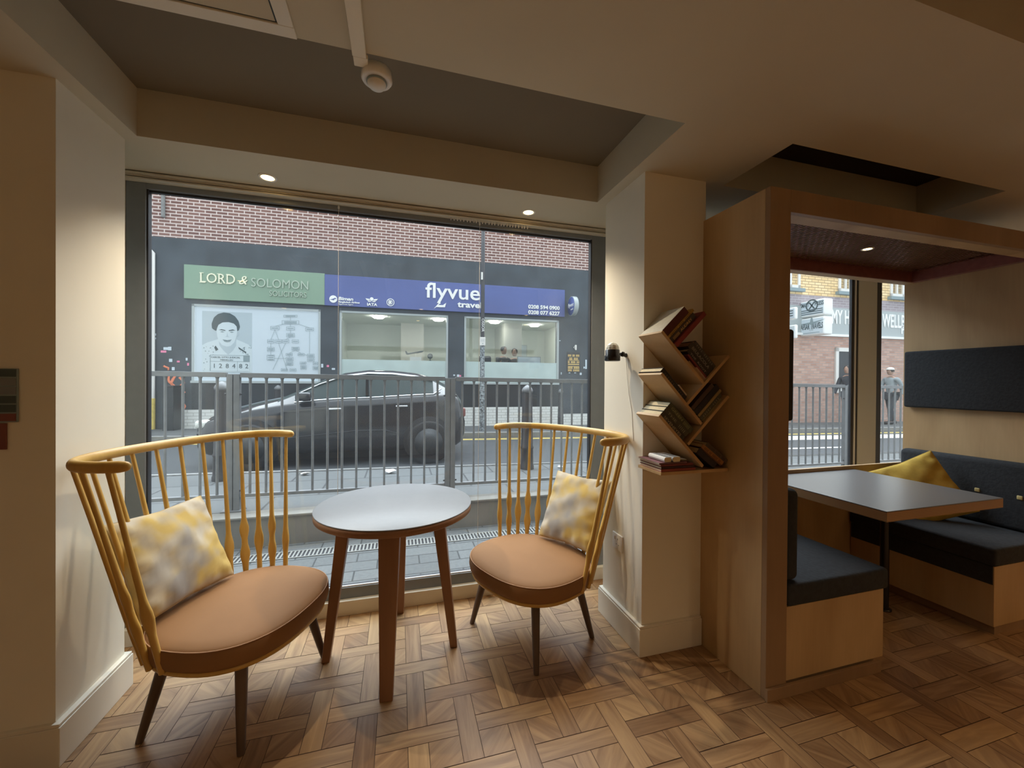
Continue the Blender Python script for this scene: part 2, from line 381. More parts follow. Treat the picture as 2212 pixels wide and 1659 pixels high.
# ceiling slab pieces round three recesses
def ceiling():
    X0, X1, Y0, Y1, ZT = -2.7, 5.3, -2.6, 2.62, 2.595
    rec = [(-1.085, 1.095, 1.345, 2.075), (1.635, 3.12, 1.328, 1.712), (0.9, 3.6, -.3, .742)]
    xs = sorted({X0, X1, *[r[0] for r in rec], *[r[1] for r in rec]}); ys = sorted({Y0, Y1, *[r[2] for r in rec], *[r[3] for r in rec]})
    inside = lambda x, y: any(r[0] < x < r[1] and r[2] < y < r[3] for r in rec)
    mb = MB()
    nx, ny = len(xs)-1, len(ys)-1
    cell = [[inside((xs[i]+xs[i+1])/2, (ys[j]+ys[j+1])/2) for j in range(ny)] for i in range(nx)]
    for i in range(nx):
        for j in range(ny):
            z = ZT if cell[i][j] else CZ; a, b, c, d = xs[i], xs[i+1], ys[j], ys[j+1]
            mi = 0
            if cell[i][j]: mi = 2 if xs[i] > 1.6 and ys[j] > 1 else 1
            mb.add([(a, c, z), (b, c, z), (b, d, z), (a, d, z)], [(0, 3, 2, 1)], mi)
            for di, dj, e in ((1, 0, ((b, c), (b, d))), (-1, 0, ((a, d), (a, c))), (0, 1, ((b, d), (a, d))), (0, -1, ((a, c), (b, c)))):
                ii, jj = i+di, j+dj
                if cell[i][j] and 0 <= ii < nx and 0 <= jj < ny and not cell[ii][jj]:
                    p, q = e; mb.add([(*p, CZ), (*q, CZ), (*q, ZT), (*p, ZT)], [(0, 1, 2, 3)])
    mb.box(X0, X1, Y0, Y1, ZT+.002, ZT+.2)
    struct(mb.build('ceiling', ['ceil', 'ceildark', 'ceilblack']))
ceiling()
# walls
struct(box('wall_left', 'wall', -2.75, -2.6, -2.6, 2.5, 0, CZ))
struct(box('wall_right', 'wall', 5.2, 5.35, -2.6, 2.5, 0, CZ))
struct(box('wall_back', 'wall', -2.75, 5.35, -2.65, -2.5, 0, CZ))
fw = MB(); fw.box(-2.75, -1.335, 2.463, 2.62, 0, CZ); fw.box(1.372, 1.80, 2.463, 2.62, 0, CZ)
fw.box(-1.335, 1.372, 2.463, 2.62, -.1, .0); fw.box(-2.75, 5.35, 2.55, 2.62, CZ, 2.8); fw.box(5.1, 5.35, 2.463, 2.62, 0, CZ)
struct(fw.build('wall_front', 'wall'))
# the two piers either side of the window bay
struct(box('wall_pier_left', 'wall', -2.6, -1.15, 1.76, 2.12, 0, CZ))
struct(box('wall_pier_right', 'wall', 1.158, 1.52, 1.705, 2.09, 0, CZ))
def skirt(name, pts):
    mb = MB()
    for x0, x1, y0, y1 in pts: mb.box(x0, x1, y0, y1, .0, .138); mb.box(x0+.003, x1-.003, y0+.003, y1-.003, .138, .15)
    struct(mb.build(name, 'skirt', bevel=.002))
skirt('baseboard_left', [(-2.6, -1.128, 1.742, 2.14)])
skirt('baseboard_right', [(1.138, 1.505, 1.688, 2.11)])
# ------------------------------------------------------------------ window 1
def window_one():
    w = MB(); Y0, Y1 = 2.463, 2.502
    w.box(-1.333, -1.250, Y0, Y1, .085, CZ); w.box(1.262, 1.372, Y0, Y1, .085, CZ)
    w.box(-1.250, 1.262, Y0, Y1, 2.325, CZ); w.box(-1.250, 1.262, Y0, Y1, .085, .150)
    o = struct(w.build('window_1', 'frame', bevel=.002))
    g = MB(); t = .014
    g.box(-1.250, -1.243, 2.472, 2.502, .15, 2.325); g.box(1.255, 1.262, 2.466, 2.502, .15, 2.325); g.box(-1.243, 1.255, 2.482, 2.502, 2.315, 2.325); g.box(-1.243, 1.255, 2.482, 2.502, .150, .156)
    g.build('gasket', 'framein', o)
    b = MB(); b.box(-1.243, 1.255, 2.470, 2.482, .150, .157); b.build('glazing_bead', 'silver', o)
    MB().box(-1.249, 1.261, 2.488, 2.494, .152, 2.322).build('pane', 'glass', o)
    s = MB(); s.box(-1.333, 1.372, 2.440, 2.463, 0, .079); s.box(-1.333, 1.372, 2.434, 2.47, .079, .087); struct(s.build('trim_1', 'skirt', bevel=.0015))
window_one()
def window_two():
    w = MB(); Y0, Y1 = 2.463, 2.54
    w.box(1.80, 1.88, Y0, Y1, .0, CZ); w.box(1.80, 5.1, Y0, Y1, 2.30, CZ); w.box(1.80, 5.1, Y0, Y1, 0, .15); w.box(5.0, 5.1, Y0, Y1, .0, CZ)
    w.box(3.776, 3.997, 2.455, 2.482, 0, CZ)
    o = struct(w.build('window_2', 'offwhite', bevel=.002))
    g = MB(); g.box(3.700, 3.776, 2.460, 2.480, .15, 2.30); g.box(3.997, 4.056, 2.457, 2.480, .15, 2.30); g.build('mullion_edge', 'framein', o)
    g = MB(); g.box(3.731, 3.743, 2.452, 2.460, .15, 2.3); g.build('glazing_bead', 'white', o)
    MB().box(1.88, 3.70, 2.468, 2.474, .15, 2.30).build('pane', 'glass2', o); MB().box(4.056, 5.0, 2.468, 2.474, .15, 2.30).build('pane', 'glass2', o)
window_two()
# blind track over window 1 with cords and runners
tr = MB(); tr.box(-1.335, 1.36, 2.425, 2.462, 2.366, CZ-.001); tr.box(-1.335, 1.36, 2.412, 2.425, 2.374, 2.384); tr.box(-1.335, 1.36, 2.418, 2.462, 2.352, 2.360)
o = tr.build('curtain_track', 'track', bevel=.0015); tag(o, 'long cream curtain track under the ceiling along the shop window head', 'curtain track')
for x, lab in ((-.337, 'thin pale cord hanging down the window glass behind the left chair side of the table'), (.478, 'thin pale cord hanging down the window glass right of the round table')):
    c = MB(); c.tube([(x, 2.445, 2.353), (x+.001, 2.446, 1.3), (x, 2.45, .162)], .0011, 6); c.lathe((x, 2.445, 2.325), [(0, 0), (.005, .004), (.005, .016), (0, .02)], 10)
    tag(c.build('blind_cord', 'white'), lab, 'cord')
gl0 = None
for k in range(26):
    x = .30+.0195*k+random.uniform(-.003, .003)
    if gl0 is None:
        g = MB(); g.rbox(-.003, .003, -.004, .004, -.019, 0, .002, 2); gl0 = g.build('curtain_runner', 'white'); o = gl0
    else: o = gl0.copy(); COL.objects.link(o)
    o.location = (x, 2.435, 2.3525)
    tag(o, 'small white curtain runner hanging from the track near its right end', 'curtain runner', 'white runners bunched under the curtain track')
# ------------------------------------------------------------------ ceiling fittings
def downlight(x, y, z, lab, power, cat='ceiling light', r=.042, bulb='bulb', colr=(1, .60, .27), soft=.03):
    e = empty('downlight', (x, y, z), 0, lab, cat)
    MB().lathe((0, 0, 0), [(r*.72, .002), (r*.74, -.004), (r, -.005), (r*1.05, -.001), (r*1.05, .0)], 28).build('rim', 'white', e)
    MB().lathe((0, 0, 0), [(0, -.0015), (r*.7, -.0015), (r*.72, -.003), (r*.72, .0)], 24).build('bulb', bulb, e)
    if power:
        l = bpy.data.lights.new('downlight_light', 'SPOT'); l.energy = power*LAMP_GAIN; l.color = colr; l.spot_size = R_(125); l.spot_blend = .8; l.shadow_soft_size = soft
        lo = bpy.data.objects.new('light', l); COL.objects.link(lo); lo.parent = e; lo.location = (0, 0, -.012)
    return e
downlight(-.655, 2.305, CZ, 'glowing round downlight in the ceiling above the left side of the window', 42, colr=(1, .82, .58), soft=.018)
downlight(.755, 2.315, CZ, 'glowing round downlight in the ceiling above the right side of the window', 42, colr=(1, .82, .58), soft=.018)
# lamps of the room behind the camera
for x, y, p in ((-1.6, .2, 5), (-1.6, -1.4, 8), (.3, -.9, 36), (.3, -2.0, 24), (1.9, -.9, 28), (4.3, -.5, 40), (4.7, .6, 14), (2.2, -1.9, 26), (3.8, -1.4, 30)):
    zz = 2.595 if (.9 < x < 3.6 and -.3 < y < .742) else CZ
    downlight(x, y, zz, 'warm round downlight in the ceiling behind the viewer', p, colr=(1, .60, .27) if x > 2.5 else ((1, .72, .45) if x > -1 else (1, .84, .66))).__setitem__('group', 'room downlights')
# smoke detector and conduit
c = MB(); c.box(-.148, -.106, -1.0, 1.345, CZ-.018, CZ-.0005); c.box(-.146, -.102, 1.345, 1.385, CZ-.018, CZ-.004)
tag(c.build('cable_trunking', 'wall', bevel=.002), 'straight cream cable trunking strip running along the ceiling to the detector', 'trunking')
e = empty('smoke_detector', (-.078, 1.41, CZ-.03), 0, 'round white detector at the end of the ceiling trunking', 'smoke detector')
MB().lathe((0, 0, 0), [(.0, .028), (.048, .028), (.05, .0), (.046, -.006), (.034, -.008), (.030, -.003), (0, -.003)], 32).build('base', 'white', e)
MB().lathe((0, 0, 0), [(.030, -.003), (.030, -.016), (.024, -.026), (.012, -.032), (0, -.033)], 28).build('sensor_dome', 'white', e)
MB().lathe((0, 0, 0), [(.031, -.008), (.033, -.0095), (.033, -.012), (.031, -.0135)], 28).build('vent_ring', 'g2', e)
# access panel in the ceiling
e = empty('ceiling_access_panel', (-.9, .9, CZ), 0, 'white framed square access hatch in the ceiling beside the recess edge', 'access hatch')
f = MB(); x0, x1, y0, y1 = -.02, .597, -.25, .442
for a in ((x0, x1, y1-.042, y1), (x0, x1, y0, y0+.042), (x0, x0+.042, y0+.042, y1-.042), (x1-.042, x1, y0+.042, y1-.042)): f.box(*a, -.008, -.0005)
f.build('hatch_frame', 'skirt', e, bevel=.002)
MB().box(x0+.047, x1-.047, y0+.047, y1-.047, -.004, -.0005).build('hatch_door', 'ceil', e)
g = MB()
for a in ((x0+.042, x1-.042, y1-.047, y1-.042), (x0+.042, x1-.042, y0+.042, y0+.047), (x0+.042, x0+.047, y0+.047, y1-.047), (x1-.047, x1-.042, y0+.047, y1-.047)): g.box(*a, -.0025, -.0005)
g.build('hatch_gap', 'g1', e)
# ------------------------------------------------------------------ column lamp, socket, wall notices
e = empty('crystal_wall_lamp', (1.158, 1.86, 1.50), 0, 'small black wall lamp with a clear crystal dome on the right pier', 'lamp')
MB().lathe((-.082, 0, -.038), [(0, 0), (.036, 0), (.040, .003), (.040, .028), (.037, .032), (.037, .058), (.034, .060), (0, .060)], 28).build('housing', 'black', e)
d = MB(); d.lathe((-.082, 0, .022), [(.034, 0), (.033, .012), (.028, .024), (.018, .033), (.007, .038), (0, .039)], 12, 0, False); d.build('crystal_dome', 'crystal', e)
a = MB(); a.cyl((-.045, 0, 0), (-.03, 0, 0), .007); a.lathe((-.022, 0, -.014), [(0, 0), (.010, .003), (.014, .014), (.010, .025), (0, .028)], 16); a.cyl((-.02, 0, -.002), (0, 0, -.006), .008, .012); a.build('bracket', 'black', e)
MB().tube([(-.004, -.004, -.012), (-.006, -.012, -.05), (-.004, -.018, -.12), (-.003, -.03, -.2), (-.002, -.06, -.30), (-.002, -.075, -.45)], .0014, 6).build('cable', 'white', e)
e = empty('wall_socket', (1.158, 1.921, .48), 0, 'white square mains socket low on the right pier behind the chair', 'socket')
MB().rbox(-.010, 0, -.05, .05, -.043, .043, .004, 2).build('plate', 'white', e)
MB().rbox(-.0125, -.009, .018, .030, .008, .026, .0015, 2).build('switch', 'white', e)
for q in ((-.008, -.004, .010, .020), (-.020, -.013, -.016, -.012), (.003, .010, -.016, -.012)): MB().box(-.0108, -.0095, *q).build('pin_hole', 'g1', e)
e = empty('wall_notice', (-1.40, 1.758, 1.20), 0, 'dark notice board of stacked strips at the left edge on the near pier face', 'notice')
MB().box(-.12, .153, -.006, 0, .002, .183).build('backing', 'g2', e)
for k, mm in enumerate(('redpaint', 'g1', 'g1', 'frame', 'frame', 'g1')):
    MB().box(-.115, .150, -.008, -.006, .006+k*.030, .006+k*.030+.025).build('strip', mm, e)
tag(box('small_notice', 'redpaint', -1.42, -1.277, 1.752, 1.758, 1.11, 1.198), 'small dark red card on the pier below the strip notice', 'notice')
# ================================================================== CHAIRS
def seat_outline(n=56, a=.30, ab=.285, b=.33, p=2.5):
    pts = []
    for k in range(n):
        t = 2*PI*k/n; c, s = math.cos(t), math.sin(t); ax = a if c > 0 else ab; pw = p if c > 0 else 2.2
        pts.append((ax*math.copysign(abs(c)**(2/pw), c), b*math.copysign(abs(s)**(2/pw), s)))
    return pts
def ring_solid(mb, rings, mi=0, sm=True, capb=True):
    n = len(rings[0]); vs = [p for r in rings for p in r]
    fs = [(i*n+k, i*n+(k+1) % n, (i+1)*n+(k+1) % n, (i+1)*n+k) for i in range(len(rings)-1) for k in range(n)]
    mb.add(vs, fs, mi, sm)
    if capb: mb.add(rings[0], [tuple(range(n))[::-1]], mi)
    mb.add(rings[-1], [tuple(range(n))], mi, sm)
def make_chair(loc, rz, label):
    e = empty('spindle_back_chair', loc, rz, label, 'chair', 'spindle back lounge chairs by the window')
    base = seat_outline()
    def ring(s, z, dz=0): return [(x*s, y*s, z) for x, y in base]
    wb = MB(); ring_solid(wb, [ring(.82, .294), ring(.90, .297), ring(.955, .306), ring(.965, .318), ring(.94, .324)]); wb.build('seat_base', 'yellowwood', e)
    cu = MB(); ring_solid(cu, [ring(.92, .320), ring(.965, .324), ring(.99, .338), ring(1.006, .362), ring(1.0, .392), ring(.985, .400), ring(.95, .408), ring(.85, .417), ring(.65, .425), ring(.4, .430), ring(.15, .432)])
    cu.build('seat_cushion', 'leather', e)
    sm_ = MB(); pr = [Vector((x*.988, y*.988, .4005)) for x, y in base]; sm_.tube(pr+[pr[0]], .0022, 6, cap=False); sm_.build('piping', 'seam', e)
    for sx, sy in ((1, 1), (1, -1), (-1, 1), (-1, -1)):
        top = Vector((sx*.155, sy*.195, .298)); bot = Vector((sx*.206, sy*.256, 0))
        MB().tube([bot, bot.lerp(top, .03), bot.lerp(top, .5), top], [.0125, .0135, .0185, .0225], 14).build('leg', 'darkleg', e)
    # bent top rail
    zr = 1.062
    def railpt(t):   # t -1..1 along the bend
        a = t*1.9; c = math.cos(a); return Vector((-.178-.248*math.copysign(abs(c)**.8, c), .432*math.sin(a), zr-.004*c))
    n = 56; pts = [railpt(-1+2*k/n) for k in range(n+1)]
    rad = []
    for k in range(n+1):
        q = min(k, n-k)/n; f = min(1, .86+q*14) ; rad.append((.0155*f, .0198*f))
    d0, d1 = (pts[0]-pts[1]).normalized(), (pts[-1]-pts[-2]).normalized()
    pts = [pts[0]+d0*.014, pts[0]+d0*.012, pts[0]+d0*.007]+pts+[pts[-1]+d1*.007, pts[-1]+d1*.012, pts[-1]+d1*.014]; rad = [(.002, .003), (.007, .009), (.011, .014)]+rad+[(.011, .014), (.007, .009), (.002, .003)]
    MB().tube(pts, rad, 14, up=(0, 0, 1)).build('top_rail', 'yellowwood', e)
    # spindles with leaf-shaped swellings, single and double in turn
    ns = 15
    for k in range(ns):
        t = -.91+1.82*k/(ns-1); top = railpt(t); top.z -= .012
        a = t*R_(97); bx, by = -.03-.245*math.copysign(abs(math.cos(a))**.85, math.cos(a)), .318*math.sin(a)
        bot = Vector((bx, by, .318))
        hs = [0, .05, .10, .16, .20, .225, .25, .275, .31, .335, .36, .385, .41, .45, .52, .65, .8, 1.0]
        prof = []
        def bulge(h, c, wd, am): return am*max(0, 1-abs(h-c)/wd)
        rad = []
        for h in hs:
            r = .0097+.003*max(0, 1-abs(h-.25)/.5)-.0018*h
            if k % 2 == 0: q = bulge(h, .29, .085, .0115)
            else: q = max(bulge(h, .215, .075, .0115), bulge(h, .375, .075, .0115))
            rad.append((r+q, max(.0075, r*.95)))
        pts = [bot.lerp(top, h) for h in hs]
        # cross-section: wide along the rail, thin across it
        tang = (railpt(min(1, t+.02))-railpt(max(-1, t-.02))).normalized(); out = Vector((0, 0, 1)).cross(tang).normalized()
        MB().tube(pts, rad, 10, up=tuple(out)).build('spindle', 'yellowwood', e)
    return e
make_chair((-.636, 1.946, 0), R_(-22.3), 'spindle back chair with tan seat left of the round table, against the left pier')
make_chair((.692, 2.038, 0), R_(205.1), 'spindle back chair with tan seat right of the round table, beside the right pier')
# pillows
def tiedye(name):
    m, t, b = principled(name); b.inputs['Roughness'].default_value = .95
    tcn = N(t, 'ShaderNodeTexCoord')
    n1 = N(t, 'ShaderNodeTexNoise'); n1.inputs['Scale'].default_value = 8.5; n1.inputs['Detail'].default_value = 1.5; n1.inputs['Distortion'].default_value = .4
    n2 = N(t, 'ShaderNodeTexNoise'); n2.inputs['Scale'].default_value = 6.5; n2.inputs['Detail'].default_value = 2; mp = N(t, 'ShaderNodeMapping'); mp.inputs['Location'].default_value = (3.1, 5.2, 1.7)
    t.links.new(tcn.outputs['Object'], n1.inputs['Vector']); t.links.new(tcn.outputs['Object'], mp.inputs[0]); t.links.new(mp.outputs[0], n2.inputs['Vector'])
    r1 = N(t, 'ShaderNodeValToRGB'); r1.color_ramp.elements[0].position = .38; r1.color_ramp.elements[1].position = .62
    r1.color_ramp.elements[0].color = (.58, .52, .42, 1); r1.color_ramp.elements[1].color = (.60, .43, .14, 1)
    r2 = N(t, 'ShaderNodeValToRGB'); r2.color_ramp.elements[0].position = .55; r2.color_ramp.elements[1].position = .72
    r2.color_ramp.elements[0].color = (0, 0, 0, 1); r2.color_ramp.elements[1].color = (1, 1, 1, 1)
    mx = N(t, 'ShaderNodeMixRGB'); mx.inputs[2].default_value = (.37, .345, .32, 1)
    t.links.new(n1.outputs['Fac'], r1.inputs[0]); t.links.new(n2.outputs['Fac'], r2.inputs[0]); t.links.new(r2.outputs[0], mx.inputs[0]); t.links.new(r1.outputs[0], mx.inputs[1]); t.links.new(mx.outputs[0], b.inputs['Base Color'])
    return m
M['tiedye'] = tiedye('tie_dye_linen'); M['mustard'] = mat('mustard_linen', (.52, .36, .07), .95, .12, 14, .4)
def pillow(center, ex, ey, w, h, th, m, label, seed=0, wr=.011):
    ex, ey = Vector(ex).normalized(), Vector(ey).normalized(); ey = (ey-ex*ey.dot(ex)).normalized(); ez = ex.cross(ey)
    rnd = random.Random(seed); n = 26; ph = [rnd.uniform(0, 6) for _ in range(6)]
    def P(u, v, sgn):
        e = (1-u*u)*(1-v*v); pin = .055
        x = u*(1-pin*(1-v*v)*0-pin*abs(v)**0*(v*v)*(0)) ; 
        x = u*(1-.07*(1-abs(v))*(abs(u))); y = v*(1-.07*(1-abs(u))*(abs(v)))
        z = sgn*th*.5*(e**.42) if e > 0 else 0
        k = e**.5 if e > 0 else 0
        z += wr*k*(math.sin(5*u+3*v+ph[0])+.7*math.sin(9*v-4*u+ph[1])+.5*math.sin(13*u+7*v+ph[2]))*.5
        edge = max(abs(u), abs(v))
        z += wr*1.1*math.sin(16*(u if abs(v) > abs(u) else v)+ph[3])*max(0, 1-abs(edge-.82)/.2)*sgn*.6
        return (x*w/2, y*h/2, z)
    mb = MB(); g = [math.sin(PI/2*(-1+2*i/n)) for i in range(n+1)]
    for sg in (1, -1):
        vs = [P(u, v, sg) for u in g for v in g]; fs = []
        for i in range(n):
            for j in range(n):
                q = (i*(n+1)+j, (i+1)*(n+1)+j, (i+1)*(n+1)+j+1, i*(n+1)+j+1); fs.append(q if sg > 0 else q[::-1])
        mb.add(vs, fs, 0, True)
    o = mb.build('throw_pillow', m); o.matrix_world = frame_mtx(center, ex, ey); tag(o, label, 'pillow')
    sm_ = MB(); ed = [P(u, 1, 1) for u in g]+[P(1, v, 1) for v in g[::-1]]+[P(u, -1, 1) for u in g[::-1]]+[P(-1, v, 1) for v in g]
    sm_.tube([Vector(p) for p in ed], .0022, 6, cap=False); sm_.build('edge_piping', m, o)
    return o
def lerp3(a, b, t): return Vector(a).lerp(Vector(b), t)
# left pillow stands on the seat leaning on the spindles
b0, b1 = Vector((-.905, 1.80, .437)), Vector((-.745, 2.165, .437))
ex = (b1-b0).normalized(); up = Vector((-.44, .10, .90))
cL = (b0+b1)/2+up.normalized()*.20
pillow(cL, ex, up, .41, .40, .13, 'tiedye', 'yellow and grey tie-dye pillow standing on the left chair', 1)
b0, b1 = Vector((.800, 2.235, .437)), Vector((.985, 1.905, .437)); ex = (b1-b0).normalized(); up = Vector((.42, .18, .90))
pillow((b0+b1)/2+up.normalized()*.20, ex, up, .38, .40, .12, 'tiedye', 'yellow and grey tie-dye pillow standing on the right chair', 2)
# ------------------------------------------------------------------ round table
e = empty('round_table', (-.014, 2.073, 0), 0, 'round side table with a grey top and four splayed wooden legs', 'table')
MB().lathe((0, 0, 0), [(0, .738), (.374, .738), (.376, .7365), (.376, .733)], 96).build('table_surface', 'lamin', e)
MB().lathe((0, 0, 0), [(0, .700), (.368, .700), (.375, .705), (.3755, .7328), (0, .7328)], 96).build('tabletop', 'tanleg', e)
a0 = R_(-95)
for k, (fx, fy) in enumerate([(-.046, 1.755), (.275, 2.03), (.005, 2.395), (-.333, 2.08)]):
    bx, by = fx+.014, fy-2.073; d = Vector((bx, by, 0)).normalized(); t_ = Vector((-d.y, d.x, 0))
    bot = Vector((bx, by, 0)); top = bot-d*.085+Vector((0, 0, .700)); mb = MB(); vs = []
    for p, hw, hd in ((bot, .027, .018), (top, .046, .030)):
        for s1, s2 in ((-1, -1), (1, -1), (1, 1), (-1, 1)): vs.append(p+t_*s1*hw+d*s2*hd)
    mb.add(vs, [(0, 3, 2, 1), (4, 5, 6, 7), (0, 1, 5, 4), (1, 2, 6, 5), (2, 3, 7, 6), (3, 0, 4, 7)]); mb.build('leg', 'tanleg', e, bevel=.003)
# ================================================================== BOOTH
BX0, BX1, BX2, BX3 = 1.507, 1.620, 3.62, 3.73
e = empty('seating_booth', (0, 0, 0), 0, 'plywood seating booth with a header, side walls and low back beside the right pier', 'booth')
MB().box(BX0, BX1-.001, 1.345, 2.05, 0, 2.187).build('side_panel', 'ply', e, bevel=.002)
MB().box(BX0, BX1, 1.32, 1.345, 0, 2.187).build('front_jamb', 'plyd', e, bevel=.002)
MB().box(BX2, BX3, 1.345, 2.05, 0, 2.187).build('side_panel', 'ply', e, bevel=.002)
MB().box(BX2, BX3, 1.32, 1.345, 0, 2.187).build('front_jamb', 'plyd', e, bevel=.002)
h = MB(); h.box(BX1, BX2, 1.32, 1.345, 2.09, 2.187); h.build('header', 'plyd', e, bevel=.001)
h = MB(); h.box(BX1, BX2, 1.345, 1.414, 2.09, 2.187); h.box(BX1, BX2, 1.985, 2.05, 2.09, 2.187); h.build('header_lining', 'ply', e)
h = MB(); h.box(BX1, BX2, 1.414, 1.418, 2.092, 2.170); h.box(BX1, BX2, 1.979, 1.985, 2.092, 2.170); h.box(BX1, BX1+.005, 1.418, 1.979, 2.092, 2.170); h.box(BX2-.045, BX2, 1.418, 1.979, 2.092, 2.170); h.build('mesh_frame', 'redmesh', e)
MB().box(BX1, BX2, 2.030, 2.050, 0, .775).build('low_back_panel', 'ply', e, bevel=.002)
MB().box(BX1, BX2, 1.418, 1.979, 2.181, 2.187).build('roof_panel', 'plyd', e)
def mesh_ceiling():
    mb = MB(); dx, dy, z = .046, .0200, 2.160; x0, x1, y0, y1 = BX1+.005, BX2-.045, 1.418, 1.979
    nx, ny = int((x1-x0)/dx), int((y1-y0)/dy)
    def strand(a, b):
        a, b = Vector(a), Vector(b); d = (b-a).normalized(); n = Vector((0, 0, 1)); s_ = d.cross(n).normalized(); w_ = s_*.0032+n*.0020
        mb.add([a-w_, b-w_, b+w_, a+w_, ], [(0, 1, 2, 3)]); mb.add([a-w_, a+w_, a+w_+n*.001, a-w_+n*.001], [(0, 1, 2, 3)])
    for j in range(ny+1):
        for i in range(nx+1):
            cx = x0+i*dx+(dx/2 if j % 2 else 0); cy_ = y0+j*dy; nyy = cy_+dy
            if nyy > y1: continue
            k = .22*dx
            for sg in (-1, 1):
                bx = cx+sg*dx/2
                if x0-.001 <= bx <= x1+.001 and cx <= x1:
                    strand((cx+sg*k, cy_, z), (bx-sg*k, nyy, z))
            if cx+k < x1: mb.box(max(x0, cx-k), cx+k, cy_-.0034, cy_+.0034, z-.0012, z+.001)
    mb.build('expanded_mesh', 'redmesh', e)
mesh_ceiling()
dl = downlight(2.68, 1.70, 2.158, 'small glowing spotlight set in the red mesh of the booth', 7, r=.030)
# benches
def bench(x0, x1, inner, label):
    b = empty('booth_bench', ((x0+x1)/2, 1.67, 0), 0, label, 'bench', 'booth benches'); cx = (x0+x1)/2
    X0, X1 = x0-cx, x1-cx
    MB().box(X0, X1, -.345, .355, .055, .378).build('bench_box', 'ply', b, bevel=.002)
    MB().box(X0 if inner > 0 else X0+.04, X1-.04 if inner > 0 else X1, -.33, .355, 0, .055).build('plinth', 'plyd', b)
    o_ = .018
    c0, c1 = (X0+.001, X1+o_) if inner > 0 else (X0-o_, X1-.001)
    MB().rbox(c0, c1, -.358, .355, .380, .478, .018, 4).build('seat_cushion', 'fabric', b)
    bk = MB()
    if inner > 0: bk.rbox(X0+.002, X0+.085, -.340, .352, .480, .885, .03, 4)
    else: bk.rbox(X1-.085, X1-.002, -.340, .352, .480, .885, .03, 4)
    bc = bk.build('back_cushion', 'fabric', b)
    for y in (-.24, -.06, .13, .27):
        xx = X0+.086 if inner > 0 else X1-.086
        m_ = MB(); m_.rbox(xx-.005, xx+.004, y-.012, y+.012, .672, .696, .0045, 3); m_.build('button', 'brassbtn', bc)
    up_ = MB()
    if inner > 0: up_.rbox(X0+.002, X0+.048, -.335, .352, 1.185, 1.590, .014, 3)
    else: up_.rbox(X1-.048, X1-.002, -.335, .352, 1.185, 1.590, .014, 3)
    uo = up_.build('headrest_pad', 'fabric', b)
    return b
bench(BX1+.001, 2.222, 1, 'booth bench with charcoal cushions against the left booth wall, end face nearest')
bb = bench(3.06, BX2-.001, -1, 'booth bench with charcoal cushions and brass buttons against the right booth wall')
MB().box(-.2825, -.279, -.34, .35, .28, .379).build('side_strip', 'fabric', bb)  # thin dark strip on the bench side below the seat cushion
pl = MB(); pl.box(BX0-.006, 2.18, 1.306, 1.3195, 0, .052); tag(pl.build('kick_board', 'plyd', bevel=.0015), 'low plywood kick board along the foot of the left booth bench', 'kick board')
e = empty('booth_table', (2.64, 1.67, 0), 0, 'rectangular grey topped plywood table between the booth benches', 'table')
MB().box(-.435, .44, -.365, .355, .747, .752).build('table_surface', 'lamin2', e, bevel=.001)
MB().box(-.435, .44, -.365, .355, .702, .747).build('tabletop', 'plyedge', e)
MB().cyl((.165, 0, .01), (.165, 0, .702), .022).build('pedestal', 'black', e); MB().lathe((.165, 0, 0), [(0, 0), (.035, 0), (.035, .008), (0, .012)], 24).build('foot_plate', 'black', e)
pillow((3.325, 1.785, .645), (.07, -.20, -.34), (.28, -.21, .11), .41, .39, .12, 'mustard', 'crumpled mustard yellow pillow on the right booth bench behind the table', 5, .012)
# ================================================================== OUTSIDE
SL = -.010                                   # the street falls gently to the right
def strip(name, m, y0, y1, z, x0=-16, x1=34, k0=0, k1=0, thick=.3, parent=None):
    # long ground strip; y edges may run askew (k per metre of x)
    a = [(x0, y0+k0*x0), (x1, y0+k0*x1), (x1, y1+k1*x1), (x0, y1+k1*x0)]
    mb = MB(); t = [(x, y, z+SL*x) for x, y in a]; b = [(x, y, z+SL*x-thick) for x, y in a]
    mb.add(b+t, [(0, 3, 2, 1), (4, 5, 6, 7), (0, 1, 5, 4), (1, 2, 6, 5), (2, 3, 7, 6), (3, 0, 4, 7)]); return mb.build(name, m, parent)
struct(box('light_well_paving', 'pavers', -6, 8, 2.62, 3.64, -.2, 0))
struct(box('threshold', 'concretel', -2.75, 5.35, 2.54, 2.70, -.05, .045))
e = empty('drain_grate', (0, 3.335, 0), 0, 'long slotted metal drain grate in the paving outside the window', 'drain')
MB().box(-4, 6, 0, .135, .0, .002).build('drain_channel', 'iron', e)
g = MB(); g.box(-4, 6, 0, .012, .001, .006); g.box(-4, 6, .123, .135, .001, .006)
for k in range(354): g.box(-4+k*.0282, -4+k*.0282+.013, .012, .123, .001, .006)
g.build('grate', 'concretel', e)
e = struct(empty('upstand', (0, 0, 0)))
e = MB(); e.box(-16, 34, 3.64, 3.80, -.1, .232); e.box(-16, 34, 3.622, 3.80, .232, .250); u = e.build('upstand_wall', 'concrete', bevel=.004)
bpy.data.objects.remove(bpy.data.objects['upstand']); struct(u)
struct(strip('pavement_near', 'pave', 3.79, 5.20, .238, k1=-.05)); struct(strip('kerb_near', 'kerb', 5.20, 5.33, .238, k0=-.05, k1=-.05))
struct(strip('road', 'asphalt', 5.33, 8.62, .130, k0=-.05, k1=-.05)); struct(strip('kerb_far', 'kerb', 8.62, 8.76, .245, k0=-.05, k1=-.05)); struct(strip('pavement_far', 'pave', 8.76, 10.6, .245, k0=-.05, k1=-.036))
for y in (8.34, 8.46): tag(strip('road_line', 'yline', y, y+.055, .1335, k0=-.05, k1=-.05, thick=.003), 'long yellow line painted along the far edge of the road', 'road marking', 'double yellow lines')
